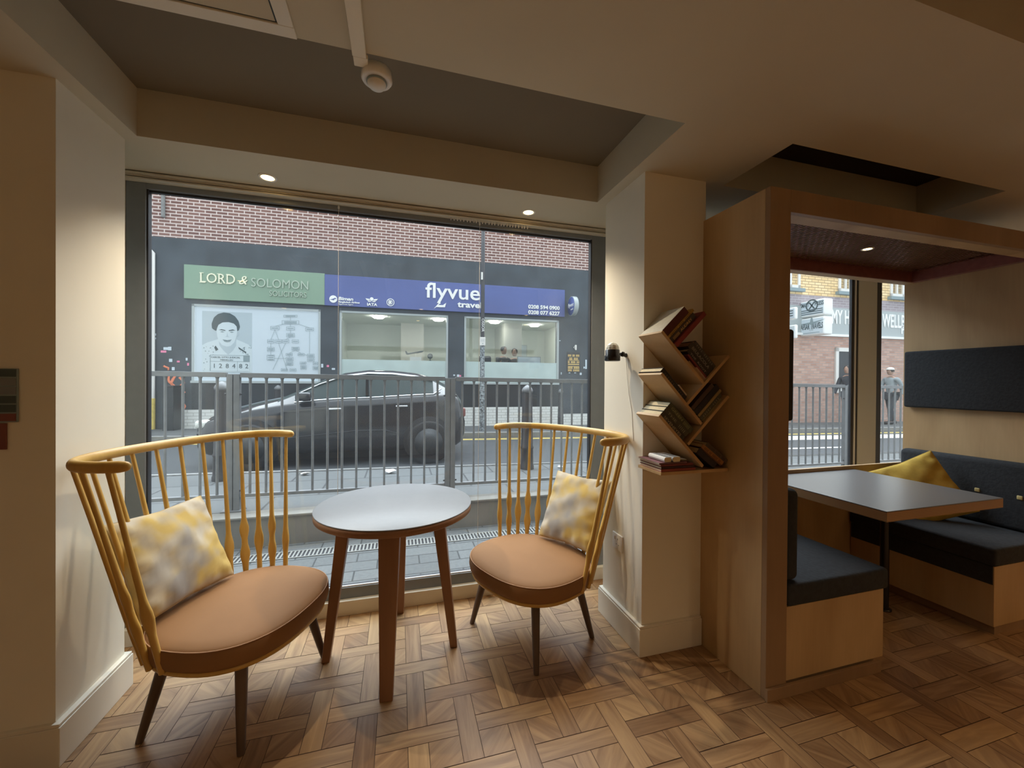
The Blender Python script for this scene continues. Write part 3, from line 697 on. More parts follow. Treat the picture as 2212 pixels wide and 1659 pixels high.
tag(strip('road_line', 'wline', 7.5, 8.1, .134, 8.2, 15.5, -.05, -.05, .003), 'broad white road marking beyond the booth window', 'road marking')
tag(strip('road_line', 'wline', 6.4, 6.5, .134, 6.2, 9.5, -.05, -.05, .003), 'thin white road marking beyond the booth window', 'road marking')
def gz(x, base): return base+SL*x
# railing: posts and panels of upright bars
posts = [-4.93, -3.13, -1.333, .470, 2.205, 3.94, 5.676, 7.41, 9.15]; RY = 3.83
pl_ = ['railing post left of the window view', 'left railing post, seen above the left chair', 'railing post behind the right side of the round table']
def rz_(x): return 1.398-.010*x
p0 = None
plabels = ['leftmost railing post hidden by the left pier', 'railing post behind the left window frame', 'railing post seen above the back of the left chair', 'railing post seen right behind the round table', 'railing post behind the right pier', 'railing post behind the left wall of the booth', 'railing post seen beside the booth window mullion', 'railing post right of the booth window mullion', 'furthest railing post on the right']
for i, x in enumerate(posts):
    if p0 is None:
        p0 = empty('railing_post', (0, 0, 0)); m_ = MB(); m_.box(-.048, -.003, -.022, .022, 0, 1.148); m_.box(.003, .048, -.022, .022, 0, 1.148); m_.box(-.004, .004, -.012, .012, 0, 1.14); m_.build('upright', 'rail', p0, bevel=.002)
        m_ = MB(); m_.box(-.08, .08, -.05, .05, 0, .010); m_.build('base_plate', 'rail', p0)
        for z in (.17, .98):
            for xx in (-.055, .055): MB().lathe((xx, -.012, z-.008), [(0, 0), (.01, .002), (.01, .014), (0, .016)], 8).build('bolt', 'iron', p0)
        o = p0
    else: o = copy_tree(p0)
    o.location = (x, RY, gz(x, .238)); tag(o, plabels[i], 'railing post', 'railing posts')
pan_lab = ['galvanised railing panel out of view at the far left', 'galvanised railing panel behind the left chair', 'galvanised railing panel behind the round table, in front of the black car', 'galvanised railing panel behind the right chair', 'galvanised railing panel behind the right pier', 'galvanised railing panel seen through the booth window, left of the mullion', 'galvanised railing panel right of the booth window mullion', 'galvanised railing panel at the far right']
for i in range(len(posts)-1):
    xa, xb = posts[i], posts[i+1]; L_ = xb-xa; e = empty('street_railing', (xa, RY, 0), 0, pan_lab[i], 'railing', 'railing panels')
    def sl(z0, z1, nm):
        m_ = MB(); a, b = .05, L_-.05; za, zb = rz_(xa+a), rz_(xa+b)
        m_.add([(a, -.02, za+z0), (b, -.02, zb+z0), (b, .02, zb+z0), (a, .02, za+z0), (a, -.02, za+z1), (b, -.02, zb+z1), (b, .02, zb+z1), (a, .02, za+z1)],
               [(0, 3, 2, 1), (4, 5, 6, 7), (0, 1, 5, 4), (1, 2, 6, 5), (2, 3, 7, 6), (3, 0, 4, 7)]); return m_.build(nm, 'rail', e, bevel=.002)
    sl(-.040, 0, 'top_rail'); sl(-1.045, -1.018, 'bottom_rail')
    n = 14; b0 = None
    for k in range(n):
        x = (k+1)*L_/(n+1)
        if b0 is None:
            m_ = MB(); m_.cyl((0, 0, -1.02), (0, 0, -.03), .0105, n=10); m_.lathe((0, 0, -.055), [(.0105, 0), (.013, .008), (.019, .018)], 10); b0 = m_.build('bar', 'rail', e); o = b0
        else: o = b0.copy(); COL.objects.link(o)
        o.location = (x, 0, rz_(xa+x))
# bollards
def bollard(x, y, base, h, r, label, grp=None):
    e = empty('bollard', (x, y, gz(x, base)), 0, label, 'bollard', grp)
    MB().lathe((0, 0, 0), [(r*1.1, 0), (r*1.1, .04), (r, .06), (r*.95, .26), (r*1.02, .265), (r*1.02, .285), (r*.93, .30), (r*.76, h-.1)], 20).build('post', 'iron', e)
    MB().lathe((0, 0, h-.1), [(r*.76, 0), (r*.85, .005), (r*.88, .03), (r*.7, .06), (r*.3, .09), (0, .1)], 20).build('cap', 'rail', e)
bollard(1.60, 4.90, .238, 1.09, .083, 'black iron bollard on the near pavement, seen through the right chair back')
bollard(-1.86, 5.02, .238, 1.08, .083, 'black iron bollard on the near pavement, behind the left railing post')
bollard(3.86, 9.15, .245, .98, .075, 'black bollard on the far pavement at the right end of the white brick wall')
bollard(-2.45, 9.35, .245, .98, .085, 'dark bollard on the far pavement beyond the bonnet of the black car')
bollard(14.0, 9.0, .245, 1.0, .09, 'pale sunlit bollard on the far pavement seen through the booth window')
# -------------------------------------------------- shop building (facade frame: x along the front, y into the building)
FA = -.036; FM = Matrix.Translation((0, 10, 0)) @ Matrix.Rotation(FA, 4, 'Z'); FI = FM.inverted()
FN = Vector((math.sin(FA), -math.cos(FA), 0)); FX = Vector((math.cos(FA), math.sin(FA), 0))
def FS(u, v, d=0.0):
    r = ray(u, v); O = Vector((0, 10, 0))+FN*d; t = (O-CP).dot(FN)/r.dot(FN); p = CP+r*t; return (p-O).dot(FX), p.z
def fempty(name, label=None, cat=None, group=None, s=0, z=0, d=0):
    e = empty(name, (0, 0, 0), 0, label, cat, group); e.matrix_world = FM @ Matrix.Translation((s, -d, z)); return e
def fbox(name, m, s0, s1, z0, z1, d0, d1, parent=None, bevel=0): return box(name, m, s0, s1, -d1, -d0, z0, z1, parent, bevel)
def ftext(body, size, s, z, m, parent, d=.012, name='lettering', **kw): return text(body, size, frame_mtx((s, -d, z), (1, 0, 0), (0, 0, 1)), m, parent, name, **kw)
B = fempty('shop_building', 'brick building across the street above a dark painted shopfront', 'building')
TOPZ = 6.4; PZ = 4.382
fbox('brick_wall', 'brick', -14, 10.2, PZ, TOPZ, -.25, 0, B)
fbox('parapet_coping', 'kerb', -14, 10.2, TOPZ, TOPZ+.1, -.3, .05, B)
pw_ = MB()
def pb(s0, s1, z0, z1, d0=-.25, d1=.012): pw_.box(s0, s1, -d1, -d0, z0, z1)
W1, W2, W3 = (-4.326, -1.762), (-1.353, 1.161), (1.565, 4.087); WB, WT = 1.33, 2.99
pb(-14, 10.2, 3.80, PZ); pb(-14, W1[0], .0, 3.80); pb(W1[1], W2[0], .70, 3.80); pb(W2[1], W3[0], .70, 3.80); pb(W3[1], 10.2, .0, 3.80)
pb(W1[0], W1[1], WT, 3.80); pb(W2[0], W2[1], WT, 3.80); pb(W3[0], W3[1], WT, 3.80)
pw_.build('painted_wall', 'darkpaint', B)
sr = MB(); sr.box(W1[0], W1[1], -.012, .25, .7, WB-.04); sr.box(W2[0], W2[1], -.012, .25, .7, WB-.04); sr.box(W3[0], W3[1], -.012, .25, .7, WB-.04); sr.build('stall_riser', 'darktile', B)
wb_ = MB(); wb_.box(-4.85, 4.12, -.02, .25, .1, .70); wb_.build('white_brick_base', 'whitebrick', B)
fbox('end_brick_base', 'whitebrick', 4.16, 5.05, .1, .50, 0, .03, B)
for a, b in (W1, W2, W3):
    f = MB(); t = .045
    f.box(a, a+t, -.02, .05, WB, WT); f.box(b-t, b, -.02, .05, WB, WT); f.box(a, b, -.02, .05, WT-t, WT); f.box(a-.01, b+.01, -.05, .05, WB-.05, WB)
    fo = f.build('shop_window_frame', 'pframe', B)
# travel shop interior: a lit pale room behind the two right windows
rm = MB(); rm.box(W2[0]-.3, W3[1]+.6, 3.0, 3.1, 0, 3.2); rm.box(W2[0]-.4, W2[0]-.3, .25, 3.1, 0, 3.2); rm.box(W3[1]+.6, W3[1]+.7, .25, 3.1, 0, 3.2)
rm.box(W2[0]-.4, W3[1]+.7, .25, 3.1, 0, .25); rm.box(W2[0]-.4, W3[1]+.7, .25, 3.1, 3.1, 3.2); rm.build('shop_room', 'room', B)
cm = MB(); cm.box(-.05, .62, 2.4, 3.0, .25, 3.1); cm.box(2.95, 3.5, 1.6, 3.0, .25, 3.1); cm.build('room_partition', 'offwhite', B)
for k, (s, y) in enumerate(((-.6, 1.3), (1.0, 1.3), (2.6, 1.3), (3.9, 1.6))):
    lt = fempty('shop_ceiling_light', 'glowing ceiling light inside the travel shop', 'ceiling light', 'lights inside the travel shop', s, 3.09, -y)
    MB().lathe((0, 0, 0), [(0, -.05), (.12, -.045), (.16, -.01), (.16, .0)], 24).build('diffuser', emis('shop_lamp', (1, .95, .82), 30), lt)
for a, b in (W2, W3):
    fbox('frosted_film', 'frost', a+.045, b-.045, WB, 1.855, -.006, -.002, B); fbox('shop_glass', 'glass2', a+.045, b-.045, 1.855, WT-.045, -.008, -.002, B)
# things in the travel shop
desk = fempty('shop_desk', 'pale desk behind the frosted glass of the travel shop', 'desk', None, -.3, .25, -1.1)
MB().box(-.9, 1.2, -.35, .35, .70, .74).build('desk_top', 'offwhite', desk); MB().box(-.85, 1.15, .3, .33, 0, .70).build('modesty_panel', 'pframe', desk)
pln = fempty('model_aeroplane', 'small dark model aeroplane on a white stand in the travel shop window', 'model plane', None, .38, 2.03, -.35)
MB().tube([(-.24, 0, 0), (-.2, 0, .005), (.15, 0, .07), (.2, 0, .09)], [.004, .02, .022, .004], 10).build('fuselage', 'g1', pln)
m_ = MB(); m_.prism([(-.06, 0), (.03, -.02), (.10, -.24), (.06, -.24)], (-.02, 0, .03), (1, 0, .15), (0, 1, 0), (0, 0, .006)); m_.prism([(-.06, 0), (.03, .02), (.10, .24), (.06, .24)], (-.02, 0, .03), (1, 0, .15), (0, 1, 0), (0, 0, .006)); m_.build('wings', 'g1', pln)
m_ = MB(); m_.prism([(0, 0), (.05, 0), (.01, .07), (-.02, .07)], (-.24, 0, .01), (1, 0, .2), (0, 0, 1), (0, .006, 0)); m_.build('tail_fin', 'g1', pln)
m_ = MB(); m_.cyl((0, 0, -.07), (0, 0, .03), .004); m_.box(-.14, .14, -.09, .09, -.20, -.07); m_.box(-.15, .15, -.10, .10, -.215, -.2); m_.build('stand', 'white', pln)
fan = fempty('desk_fan', 'small dark desk fan beside the model plane in the travel shop', 'fan', None, .74, 1.86, -.35)
MB().lathe((0, 0, 0), [(.06, 0), (.06, .01), (.012, .02), (.01, .07)], 14).build('fan_base', 'g1', fan)
m_ = MB(); m_.T = Matrix.Translation((0, 0, .13)) @ Matrix.Rotation(PI/2, 4, 'X'); m_.lathe((0, 0, -.02), [(0, 0), (.055, 0), (.07, .02), (.055, .04), (0, .04)], 18); m_.build('fan_cage', 'g1', fan)
mon = fempty('computer_monitor', 'pale lit computer monitor on the desk at the right of the travel shop', 'monitor', None, 3.55, 1.86, -1.0)
MB().box(-.32, .34, -.01, .02, 0, .20).build('screen', 'paper', mon); MB().box(-.34, .36, -.005, .03, -.02, .22).build('bezel', 'g2', mon)
ch = fempty('office_chair', 'dark office chair back seen above the frosted glass, right of the pole', 'chair', None, 2.22, 1.45, -.7)
m_ = MB(); m_.rbox(-.17, .17, -.04, .04, .1, .60, .04, 3); m_.build('backrest', 'cloth1', ch); m_ = MB(); m_.cyl((0, .05, -.9), (0, .05, .15), .03); m_.build('stem', 'iron', ch)
fr_ = fempty('wall_picture', 'small framed grey picture on the rear wall of the travel shop', 'picture', None, 3.9, 2.0, -2.95)
MB().box(-.1, .15, -.03, 0, -.1, .6).build('picture_frame', 'pframe', fr_); MB().box(-.07, .12, -.035, -.03, -.07, .57).build('print', 'g3', fr_)
# window poster with a portrait and a chart
P_ = fempty('window_poster', 'large white poster with a grey portrait of a smiling man and a branching chart', 'poster', None, 0, 0, .0)
fbox('sheet', 'paper', W1[0]+.05, W1[1]-.05, WB, WT-.05, -.012, -.004, P_)
pL, pT = FS(436.5, 674); pR, pB = FS(544, 805); pw2 = pR-pL
def px_(u, v): return pL+(u-1085)/(2060-1085)*pw2, 2.85-(v-320)/(1500-320)*(2.85-1.52)
def patch(pts, m, dd, name, nrm=True):
    mb = MB(); q = [px_(*p) for p in pts]; mb.prism([(a, b) for a, b in q], (0, 0, 0), (1, 0, 0), (0, 0, 1), (0, -.001, 0)); o = mb.build(name, m, P_); o.location = (0, -dd, 0); return o
fbox('portrait_background', 'g3', pL, pR, 1.50, 2.85, .0, .001, P_).location = (0, .0038, 0)
patch([(1085, 1500), (1085, 985), (1180, 930), (1330, 880), (1420, 850), (1740, 850), (1860, 895), (1990, 950), (2060, 1010), (2060, 1500)], 'g4', -.0027, 'printed_shirt')
patch([(1400, 850), (1420, 980), (1500, 1080), (1590, 1160), (1680, 1080), (1745, 980), (1750, 850)], 'g3', -.0019, 'printed_neck')
patch([(1370, 560), (1360, 700), (1375, 800), (1410, 900), (1470, 970), (1560, 1000), (1640, 985), (1710, 910), (1750, 810), (1765, 700), (1750, 560), (1560, 510)], 'g4', -.0011, 'printed_face')
patch([(1360, 700), (1330, 690), (1275, 650), (1268, 560), (1312, 440), (1390, 370), (1500, 335), (1620, 345), (1720, 400), (1790, 490), (1820, 600), (1800, 670), (1770, 690), (1755, 600), (1700, 545), (1600, 520), (1480, 530), (1400, 580), (1375, 640)], 'g1', -.0003, 'printed_hair')
for nm, pts, mm in (('printed_eyebrow', [(1400, 680), (1460, 662), (1535, 680), (1535, 696), (1460, 682)], 'g1'), ('printed_eyebrow', [(1600, 680), (1680, 660), (1735, 682), (1680, 684), (1602, 696)], 'g1'),
                    ('printed_eye', [(1430, 715), (1475, 700), (1520, 716), (1475, 728)], 'g2'), ('printed_eye', [(1615, 716), (1660, 700), (1705, 715), (1660, 728)], 'g2'),
                    ('printed_nose', [(1570, 720), (1590, 800), (1620, 812), (1560, 815), (1530, 806), (1560, 795)], 'g3'), ('printed_mouth', [(1480, 860), (1570, 872), (1660, 858), (1625, 905), (1570, 918), (1515, 905)], 'g2'),
                    ('printed_teeth', [(1500, 868), (1570, 878), (1642, 867), (1615, 888), (1570, 894), (1525, 888)], 'paper'),
                    ('printed_ear', [(1358, 700), (1330, 710), (1325, 770), (1350, 800), (1366, 780)], 'g3'), ('printed_ear', [(1766, 700), (1792, 712), (1794, 765), (1774, 795), (1758, 780)], 'g3'),
                    ('printed_collar', [(1320, 1020), (1345, 985), (1400, 1060), (1350, 1090)], 'g1'), ('printed_collar', [(1790, 1000), (1950, 1100), (1940, 1125), (1800, 1040)], 'g1')):
    patch(pts, mm, .0004, nm)
rs = random.Random(3); sp = MB()
for k in range(46):
    u, v = rs.choice([(rs.uniform(1095, 1350), rs.uniform(980, 1480)), (rs.uniform(1820, 2050), rs.uniform(960, 1160))]); a, b = px_(u, v); r = rs.uniform(.006, .018)
    sp.prism([(a+r*math.cos(q)*rs.uniform(.5, 1.2), b+r*math.sin(q)*rs.uniform(.5, 1.2)) for q in (0, 1.2, 2.4, 3.7, 5)], (0, .0018, 0), (1, 0, 0), (0, 0, 1), (0, -.001, 0))
sp.build('shirt_print', 'g2', P_)
a, b = px_(1240, 1165); c, d = px_(2015, 1480)
fbox('placard', 'g4', a, c, d, b, .001, .003, P_); x_, z_ = px_(0, 1290)
m_ = MB(); m_.box(a, c, -.0042, -.003, z_-.004, z_+.004); m_.box(a, c, -.0042, -.003, b-.01, b); m_.box(a, a+.012, -.0042, -.003, d, b); x5, _z = px_(1770, 0); m_.box(x5, x5+.006, -.0042, -.003, d, z_); x6, _z = px_(1890, 0); m_.box(x6, c, -.0042, -.003, z_, b); m_.build('placard_lines', 'g2', P_)
for ch_, u in zip('128482', (1290, 1410, 1540, 1670, 1805, 1925)):
    x_, z_ = px_(u, 1418); ftext(ch_, .135, x_, z_, 'g1', P_, d=.0045)
x_, z_ = px_(1265, 1225); ftext('CARCEL DTTO JUDICIAL', .05, x_, z_, 'g1', P_, d=.0045, fit=.56); x_, z_ = px_(1440, 1275); ftext('MEDELLIN', .045, x_, z_, 'g1', P_, d=.0045, fit=.24)
# chart: outlines and joining lines as one printed pattern
cp = MB()
def cxy(u, v):
    s, z = FS(380+u/5.53, 560+v/5.53, 0); return s, z
def cl(p, q, w_=.0065):
    a, b = Vector((*cxy(*p), 0)), Vector((*cxy(*q), 0)); d = (b-a).normalized(); n = Vector((-d.y, d.x, 0))*w_*.5
    cp.add([(v.x, -.0135, v.y) for v in (a-n, b-n, b+n, a+n)], [(0, 1, 2, 3)])
def cb(u, v, w_, h, lines=1):
    cl((u-w_, v-h), (u+w_, v-h)); cl((u+w_, v-h), (u+w_, v+h)); cl((u+w_, v+h), (u-w_, v+h)); cl((u-w_, v+h), (u-w_, v-h))
    for k in range(lines): yy = v+(k-(lines-1)/2)*h*.7; cl((u-w_*.75, yy), (u+w_*.75, yy),   .014)
for q in ((1370, 680, 80, 12), (1370, 755, 100, 22, 2), (1185, 822, 52, 20), (1370, 828, 48, 20), (1598, 838, 48, 18), (1370, 908, 48, 22, 2), (1135, 980, 40, 20), (1228, 980, 36, 20), (1312, 980, 38, 20), (1428, 982, 38, 20), (1135, 1075, 42, 24, 2), (1430, 1068, 44, 20, 2), (1135, 1175, 44, 32, 3), (1355, 1138, 38, 14), (1497, 1138, 38, 14), (1612, 1155, 42, 22, 2), (1360, 1195, 42, 22, 2), (1358, 1250, 40, 20, 2), (1520, 1240, 36, 14), (1612, 1205, 40, 16), (1296, 1322, 36, 16), (1400, 1322, 36, 16), (1525, 1290, 34, 22, 2), (1668, 1245, 28, 16), (1672, 1300, 34, 20, 2)): cb(*q)
for p, q in (((1370, 692), (1370, 733)), ((1280, 777), (1185, 802)), ((1470, 777), (1598, 820)), ((1370, 777), (1370, 808)), ((1370, 848), (1370, 886)), ((1185, 842), (1135, 960)), ((1185, 842), (1228, 960)), ((1598, 856), (1598, 1130)), ((1370, 930), (1312, 960)), ((1135, 1000), (1135, 1050)), ((1228, 1000), (1330, 1330)), ((1312, 1000), (1160, 1320)), ((1135, 1100), (1135, 1143)), ((1430, 1088), (1355, 1124)), ((1430, 1088), (1497, 1124)), ((1355, 1152), (1358, 1172)), ((1180, 1185), (1318, 1185)), ((1540, 1138), (1570, 1150))): cl(p, q)
cp.build('printed_chart', 'g2', P_)
# signs
s0, z0 = -4.446, 3.093; gs = fempty('shop_sign', 'pale green shop fascia sign with cream lettering above the poster window', 'shop sign')
fbox('sign_board', 'green', -4.446, -1.668, 3.093, 3.818, .0, .07, gs, .004)
sL, zL = FS(437, 612); sR, zR = FS(509, 612)
ftext('LORD', .30, sL, FS(437, 611)[1]-.005, 'cream', gs, d=.083, fit=.66, extrude=.008)
ftext('&', .27, FS(518, 612)[0], FS(518, 615)[1]-.005, 'cream', gs, d=.083, extrude=.008, shear=.3)
ftext('SOLOMON', .28, FS(546, 617)[0], 3.42, 'glareletter', gs, d=.083, fit=FS(668, 620)[0]-FS(546, 617)[0], extrude=.008)
ftext('SOLICITORS', .17, FS(585, 636)[0], 3.235, 'glareletter', gs, d=.083, fit=FS(664, 638)[0]-FS(585, 636)[0], extrude=.008)
# serif strokes on the large cream capitals
sf = MB()
for (sx, wd) in ((sL+.0, .09), (sL+.33, .08), (sL+.50, .08)): sf.box(sx-.015, sx+wd, -.090, -.083, FS(437, 611)[1]-.012, FS(437, 611)[1]+.004); sf.box(sx-.015, sx+wd*.7, -.090, -.083, FS(437, 611)[1]+.190, FS(437, 611)[1]+.203)
sf.build('letter_serifs', 'cream', gs)
bs = fempty('shop_sign', 'long blue travel agency fascia sign with white lettering', 'shop sign')
fbox('sign_board', 'blue', -1.666, 4.224, 3.086, 3.80, .0, .08, bs, .004)
D_ = .094
def T(body, u0, u1, vb, size, m='letter', par=bs, d=D_, **kw):
    a = FS(u0, vb, d)[0]; b = FS(u1, vb, d)[0]; kw.setdefault('extrude', .006); return ftext(body, size, a, FS(u0, vb, d)[1], m, par, d=d, fit=b-a, **kw)
fly = T('flyvue', 919, 1037, 642, .52, bold=.006)
T('travel', 988, 1041, 663, .20, bold=.006)
tx = MB(); tx.prism([(0, 0), (.14, .17), (.17, .14), (.10, .10), (.22, .10), (.30, .16), (.27, .05), (.18, .045), (.06, .045)], (FS(937, 667, D_)[0], -D_-.004, FS(937, 667, D_)[1]), (1, 0, 0), (0, 0, 1), (0, -.006, 0)); tx.build('swoosh_mark', 'letter', bs)
cs, cz_ = FS(720, 646, D_)
def disc(s, z, r, m, par, dd=D_, name='roundel', n=28, th=.005, ri=None):
    mb = MB()
    if ri is None: mb.prism([(s+r*math.cos(2*PI*k/n), z+r*math.sin(2*PI*k/n)) for k in range(n)], (0, -dd, 0), (1, 0, 0), (0, 0, 1), (0, -th, 0))
    else:
        for k in range(n):
            a, b = 2*PI*k/n, 2*PI*(k+1)/n
            mb.prism([(s+ri*math.cos(a), z+ri*math.sin(a)), (s+r*math.cos(a), z+r*math.sin(a)), (s+r*math.cos(b), z+r*math.sin(b)), (s+ri*math.cos(b), z+ri*math.sin(b))], (0, -dd, 0), (1, 0, 0), (0, 0, 1), (0, -th, 0))
    return mb.build(name, m, par)
disc(cs, cz_, .085, 'letter', bs)
bd = MB(); bd.prism([(cs-.075, cz_-.01), (cs-.02, cz_+.0), (cs+.04, cz_+.03), (cs+.075, cz_+.01), (cs+.03, cz_-.0), (cs+.01, cz_-.03), (cs-.02, cz_-.02)], (0, -D_-.006, 0), (1, 0, 0), (0, 0, 1), (0, -.003, 0)); bd.build('bird_mark', 'blue', bs)
T('Biman', 731, 763, 648, .105, shear=.15, bold=.003); T('Bangladesh Airlines', 731, 777, 653.5, .055, shear=.15, bold=.0015); T('Approved Agent', 731, 763, 658, .045, shear=.1)
a, b = FS(803, 646, D_); disc(a, b, .042, 'letter', bs, name='globe_mark')
wg = MB()
for sg in (-1, 1):
    wg.prism([(a+sg*.05, b-.0), (a+sg*.14, b+.01), (a+sg*.11, b-.03), (a+sg*.04, b-.035)], (0, -D_, 0), (1, 0, 0), (0, 0, 1), (0, -.005, 0)); wg.prism([(a+sg*.03, b-.045), (a+sg*.10, b-.04), (a+sg*.07, b-.07), (a+sg*.0, b-.06)], (0, -D_, 0), (1, 0, 0), (0, 0, 1), (0, -.005, 0))
wg.build('wing_mark', 'letter', bs)
T('IATA', 793, 815, 660, .09, bold=.003)
a, b = FS(843.5, 653, D_); disc(a, b, .09, 'letter', bs, ri=.075, name='ring_mark'); disc(a, b, .052, 'letter', bs, ri=.040, name='ring_mark')
m_ = MB(); m_.box(a-.045, a-.022, -D_-.005, -D_, b-.055, b+.055); m_.box(a-.02, a+.02, -D_-.005, -D_, b-.03, b+.03); m_.build('crest_mark', 'letter', bs)
T('0208 594 0900', 1141, 1209, 666, .135, bold=.004); T('0208 077 6227', 1141, 1209, 678, .135, bold=.004)
# round projecting sign
s_, z_ = FS(1233, 661, .30); dz_ = fempty('projecting_sign', 'round blue sign projecting from the wall right of the long blue fascia', 'shop sign', None, 4.36, 3.33, .0)
m_ = MB(); m_.T = Matrix.Translation((0, -.32, 0)) @ Matrix.Rotation(-PI/2, 4, 'Y'); m_.lathe((0, 0, -.06), [(.243, 0), (.25, .005), (.25, .115), (.243, .12)], 40); m_.build('drum', 'pframe', dz_)
m_ = MB(); m_.T = Matrix.Translation((0, -.32, 0)) @ Matrix.Rotation(-PI/2, 4, 'Y'); m_.lathe((0, 0, .0601), [(0, .002), (.236, .002), (.236, 0)], 40); m_.build('sign_face', 'blue', dz_)
text('flyvue', .15, frame_mtx((-.066, -.145, -.02), (0, -1, 0), (0, 0, 1)), 'letter', dz_, fit=.36, extrude=.003); text('travel', .06, frame_mtx((-.066, -.32, -.11), (0, -1, 0), (0, 0, 1)), 'letter', dz_, fit=.16, extrude=.003)
m_ = MB(); m_.box(-.02, .02, -.08, 0, .08, .11); m_.box(-.02, .02, -.08, 0, -.11, -.08); m_.build('bracket', 'iron', dz_)
# alarm box, gold notice, pipes, cabinet, stickers
a, b = FS(1241, 751); ab = fempty('security_sensor', 'white security sensor on the dark wall above the gold lettered notice', 'sensor', None, a, b, 0)
MB().rbox(-.0, .045, -.05, -.0, -.07, .07, .01, 3).build('sensor_body', 'white', ab); m_ = MB(); m_.tube([(0, -.04, .04), (-.05, -.05, .0), (-.0, -.04, -.03)], .008, 8); m_.build('sensor_bracket', 'white', ab)
n0, n1 = FS(1224.5, 762), FS(1252, 803); gn = fempty('hanging_notice', 'black notice with gold lettering on the wall at the right end of the shops', 'notice')
fbox('notice_board', 'iron', n0[0], n1[0], n1[1]-.02, n0[1]+.02, .0, .03, gn)
for k, (v, hh, in_) in enumerate(((767.7, 3.6, 0), (774.5, 4, 3), (778.5, 1.2, 0), (782, 3, 0), (786.5, 1.2, 0), (787.8, 1.4, 0), (791.5, 1, 0), (794, 3.4, 0), (799.5, 3.4, 0))):
    a = FS(1226+in_, v)[0]; b = FS(1250-in_, v)[0]; zc = FS(1238, v)[1]; 
    if hh > 2.5: ftext(['|||| ||| ||||', '||| ||||', '', '|| ||||| |||', '', '', '', '||||| ||||||', '|||| ||||||'][k], hh/85*1.15*1.25, a, zc-hh/170, 'gold', gn, d=.033, fit=b-a, extrude=.001, bold=.002)
    else: fbox('rule', 'gold', a, b, zc-.006, zc+.006, .031, .033, gn)
a, b = FS(335, 543); pp = fempty('white_downpipe', 'thin white pipe with yellow foot on the dark wall at the far left', 'pipe')
m_ = MB(); m_.tube([(a-.4, -.05, b), (a-.04, -.05, b), (a, -.05, b-.05), (a, -.05, .95)], .028, 10); m_.build('pipe', 'white', pp)
m_ = MB(); m_.cyl((a, -.05, .28), (a, -.05, .95), .034); m_.build('pipe_guard', 'yline', pp)
pp = fempty('vent_pipe', 'short grey pipe stub on the brick above the dark wall at the left', 'pipe'); a, b = FS(355, 425)
m_ = MB(); m_.cyl((a, -.04, FS(355, 471)[1]), (a, -.04, 5.4), .035); m_.build('pipe', 'kerb', pp)
cb_ = fempty('street_cabinet', 'black street cabinet with stickers and orange graffiti left of the poster window', 'cabinet')
a, _ = FS(351, 900, .35); b, _ = FS(375, 900, .35); fbox('cabinet_body', 'darktile', a, b, .26, FS(360, 836, .35)[1], .06, .36, cb_, .01); fbox('cabinet_lid', 'iron', a-.01, b+.01, FS(360, 836, .35)[1], FS(360, 836, .35)[1]+.03, .05, .38, cb_); fbox('cabinet_seam', 'iron', a, b, .73, .745, .355, .365, cb_)
# graffiti strokes: painted tags on the wall
gf = MB(); rg = random.Random(11)
def squig(u0, v0, u1, v1, n, amp, w_):
    pts = []
    for k in range(n+1):
        t = k/n; pts.append(FS(u0+(u1-u0)*t+rg.uniform(-amp, amp), v0+(v1-v0)*t+rg.uniform(-amp*.5, amp*.5)))
    gf.tube([(p[0], -.0135, p[1]) for p in pts], [(w_, .0015)]*len(pts), 6, up=(0, 1, 0))
for q in ((372, 805, 380, 872, 9, 7, .030), (362, 812, 384, 842, 7, 6, .024), (368, 842, 386, 858, 5, 5, .028), (392, 812, 396, 848, 7, 4, .026), (390, 848, 400, 905, 9, 4, .030), (394, 870, 398, 912, 6, 4, .05), (356, 790, 366, 800, 4, 4, .02)): squig(*q)
go = gf.build('orange_graffiti', 'graff', None); go.matrix_world = FM.copy(); tag(go, 'orange spray paint tag on the dark wall left of the poster window', 'graffiti')
stk = [(354, 750, 364, 756, 'paper'), (364, 749, 371, 757, 'paper'), (348, 757, 360, 762, 'pink'), (366, 775, 373, 782, 'paper'), (383, 779, 389, 783, 'pink'), (402, 773, 406, 779, 'paper'), (405, 784, 409, 790, 'pink'), (328, 720, 338, 725, 'paper'), (329, 729, 338, 733, 'paper'), (330, 745, 335, 750, 'pink'), (330, 756, 335, 763, 'gold'), (372, 793, 378, 800, 'paper'),
       (706, 788.5, 711, 793, 'pink'), (717, 795, 724, 799, 'paper'), (694, 786, 698.5, 794, 'paper'), (979, 809, 983, 812, 'paper'), (987, 809, 992, 814, 'paper'), (992, 810, 996, 814, 'pink'), (1228, 804.5, 1231.5, 806.5, 'paper'), (1240, 804.5, 1244, 806.5, 'paper'), (1252, 805, 1256, 810, 'paper'), (1264, 777, 1267, 797, 'paper'), (1260, 792, 1263, 796, 'paper'), (1208, 735, 1210, 737, 'paper'), (1211, 804, 1213, 809, 'g3')]
wh = {'paper': 'white', 'pink': 'pink', 'gold': 'orange', 'g3': 'grey'}
for k, (u0, v0, u1, v1, mm) in enumerate(stk):
    a, b = FS(u0, v0), FS(u1, v1); o = MB().box(a[0], b[0], -.016, -.012, b[1], a[1]).build('sticker', mm); o.matrix_world = FM.copy()
    where = 'left of the poster window' if u1 < 412 else ('on the pier between poster and travel shop' if u1 < 740 else ('on the pier between the travel shop windows' if u1 < 1000 else 'around the gold lettered notice'))
    tag(o, f'small {wh[mm]} sticker on the dark wall {where}', 'sticker', f'{wh[mm]} stickers {where}')
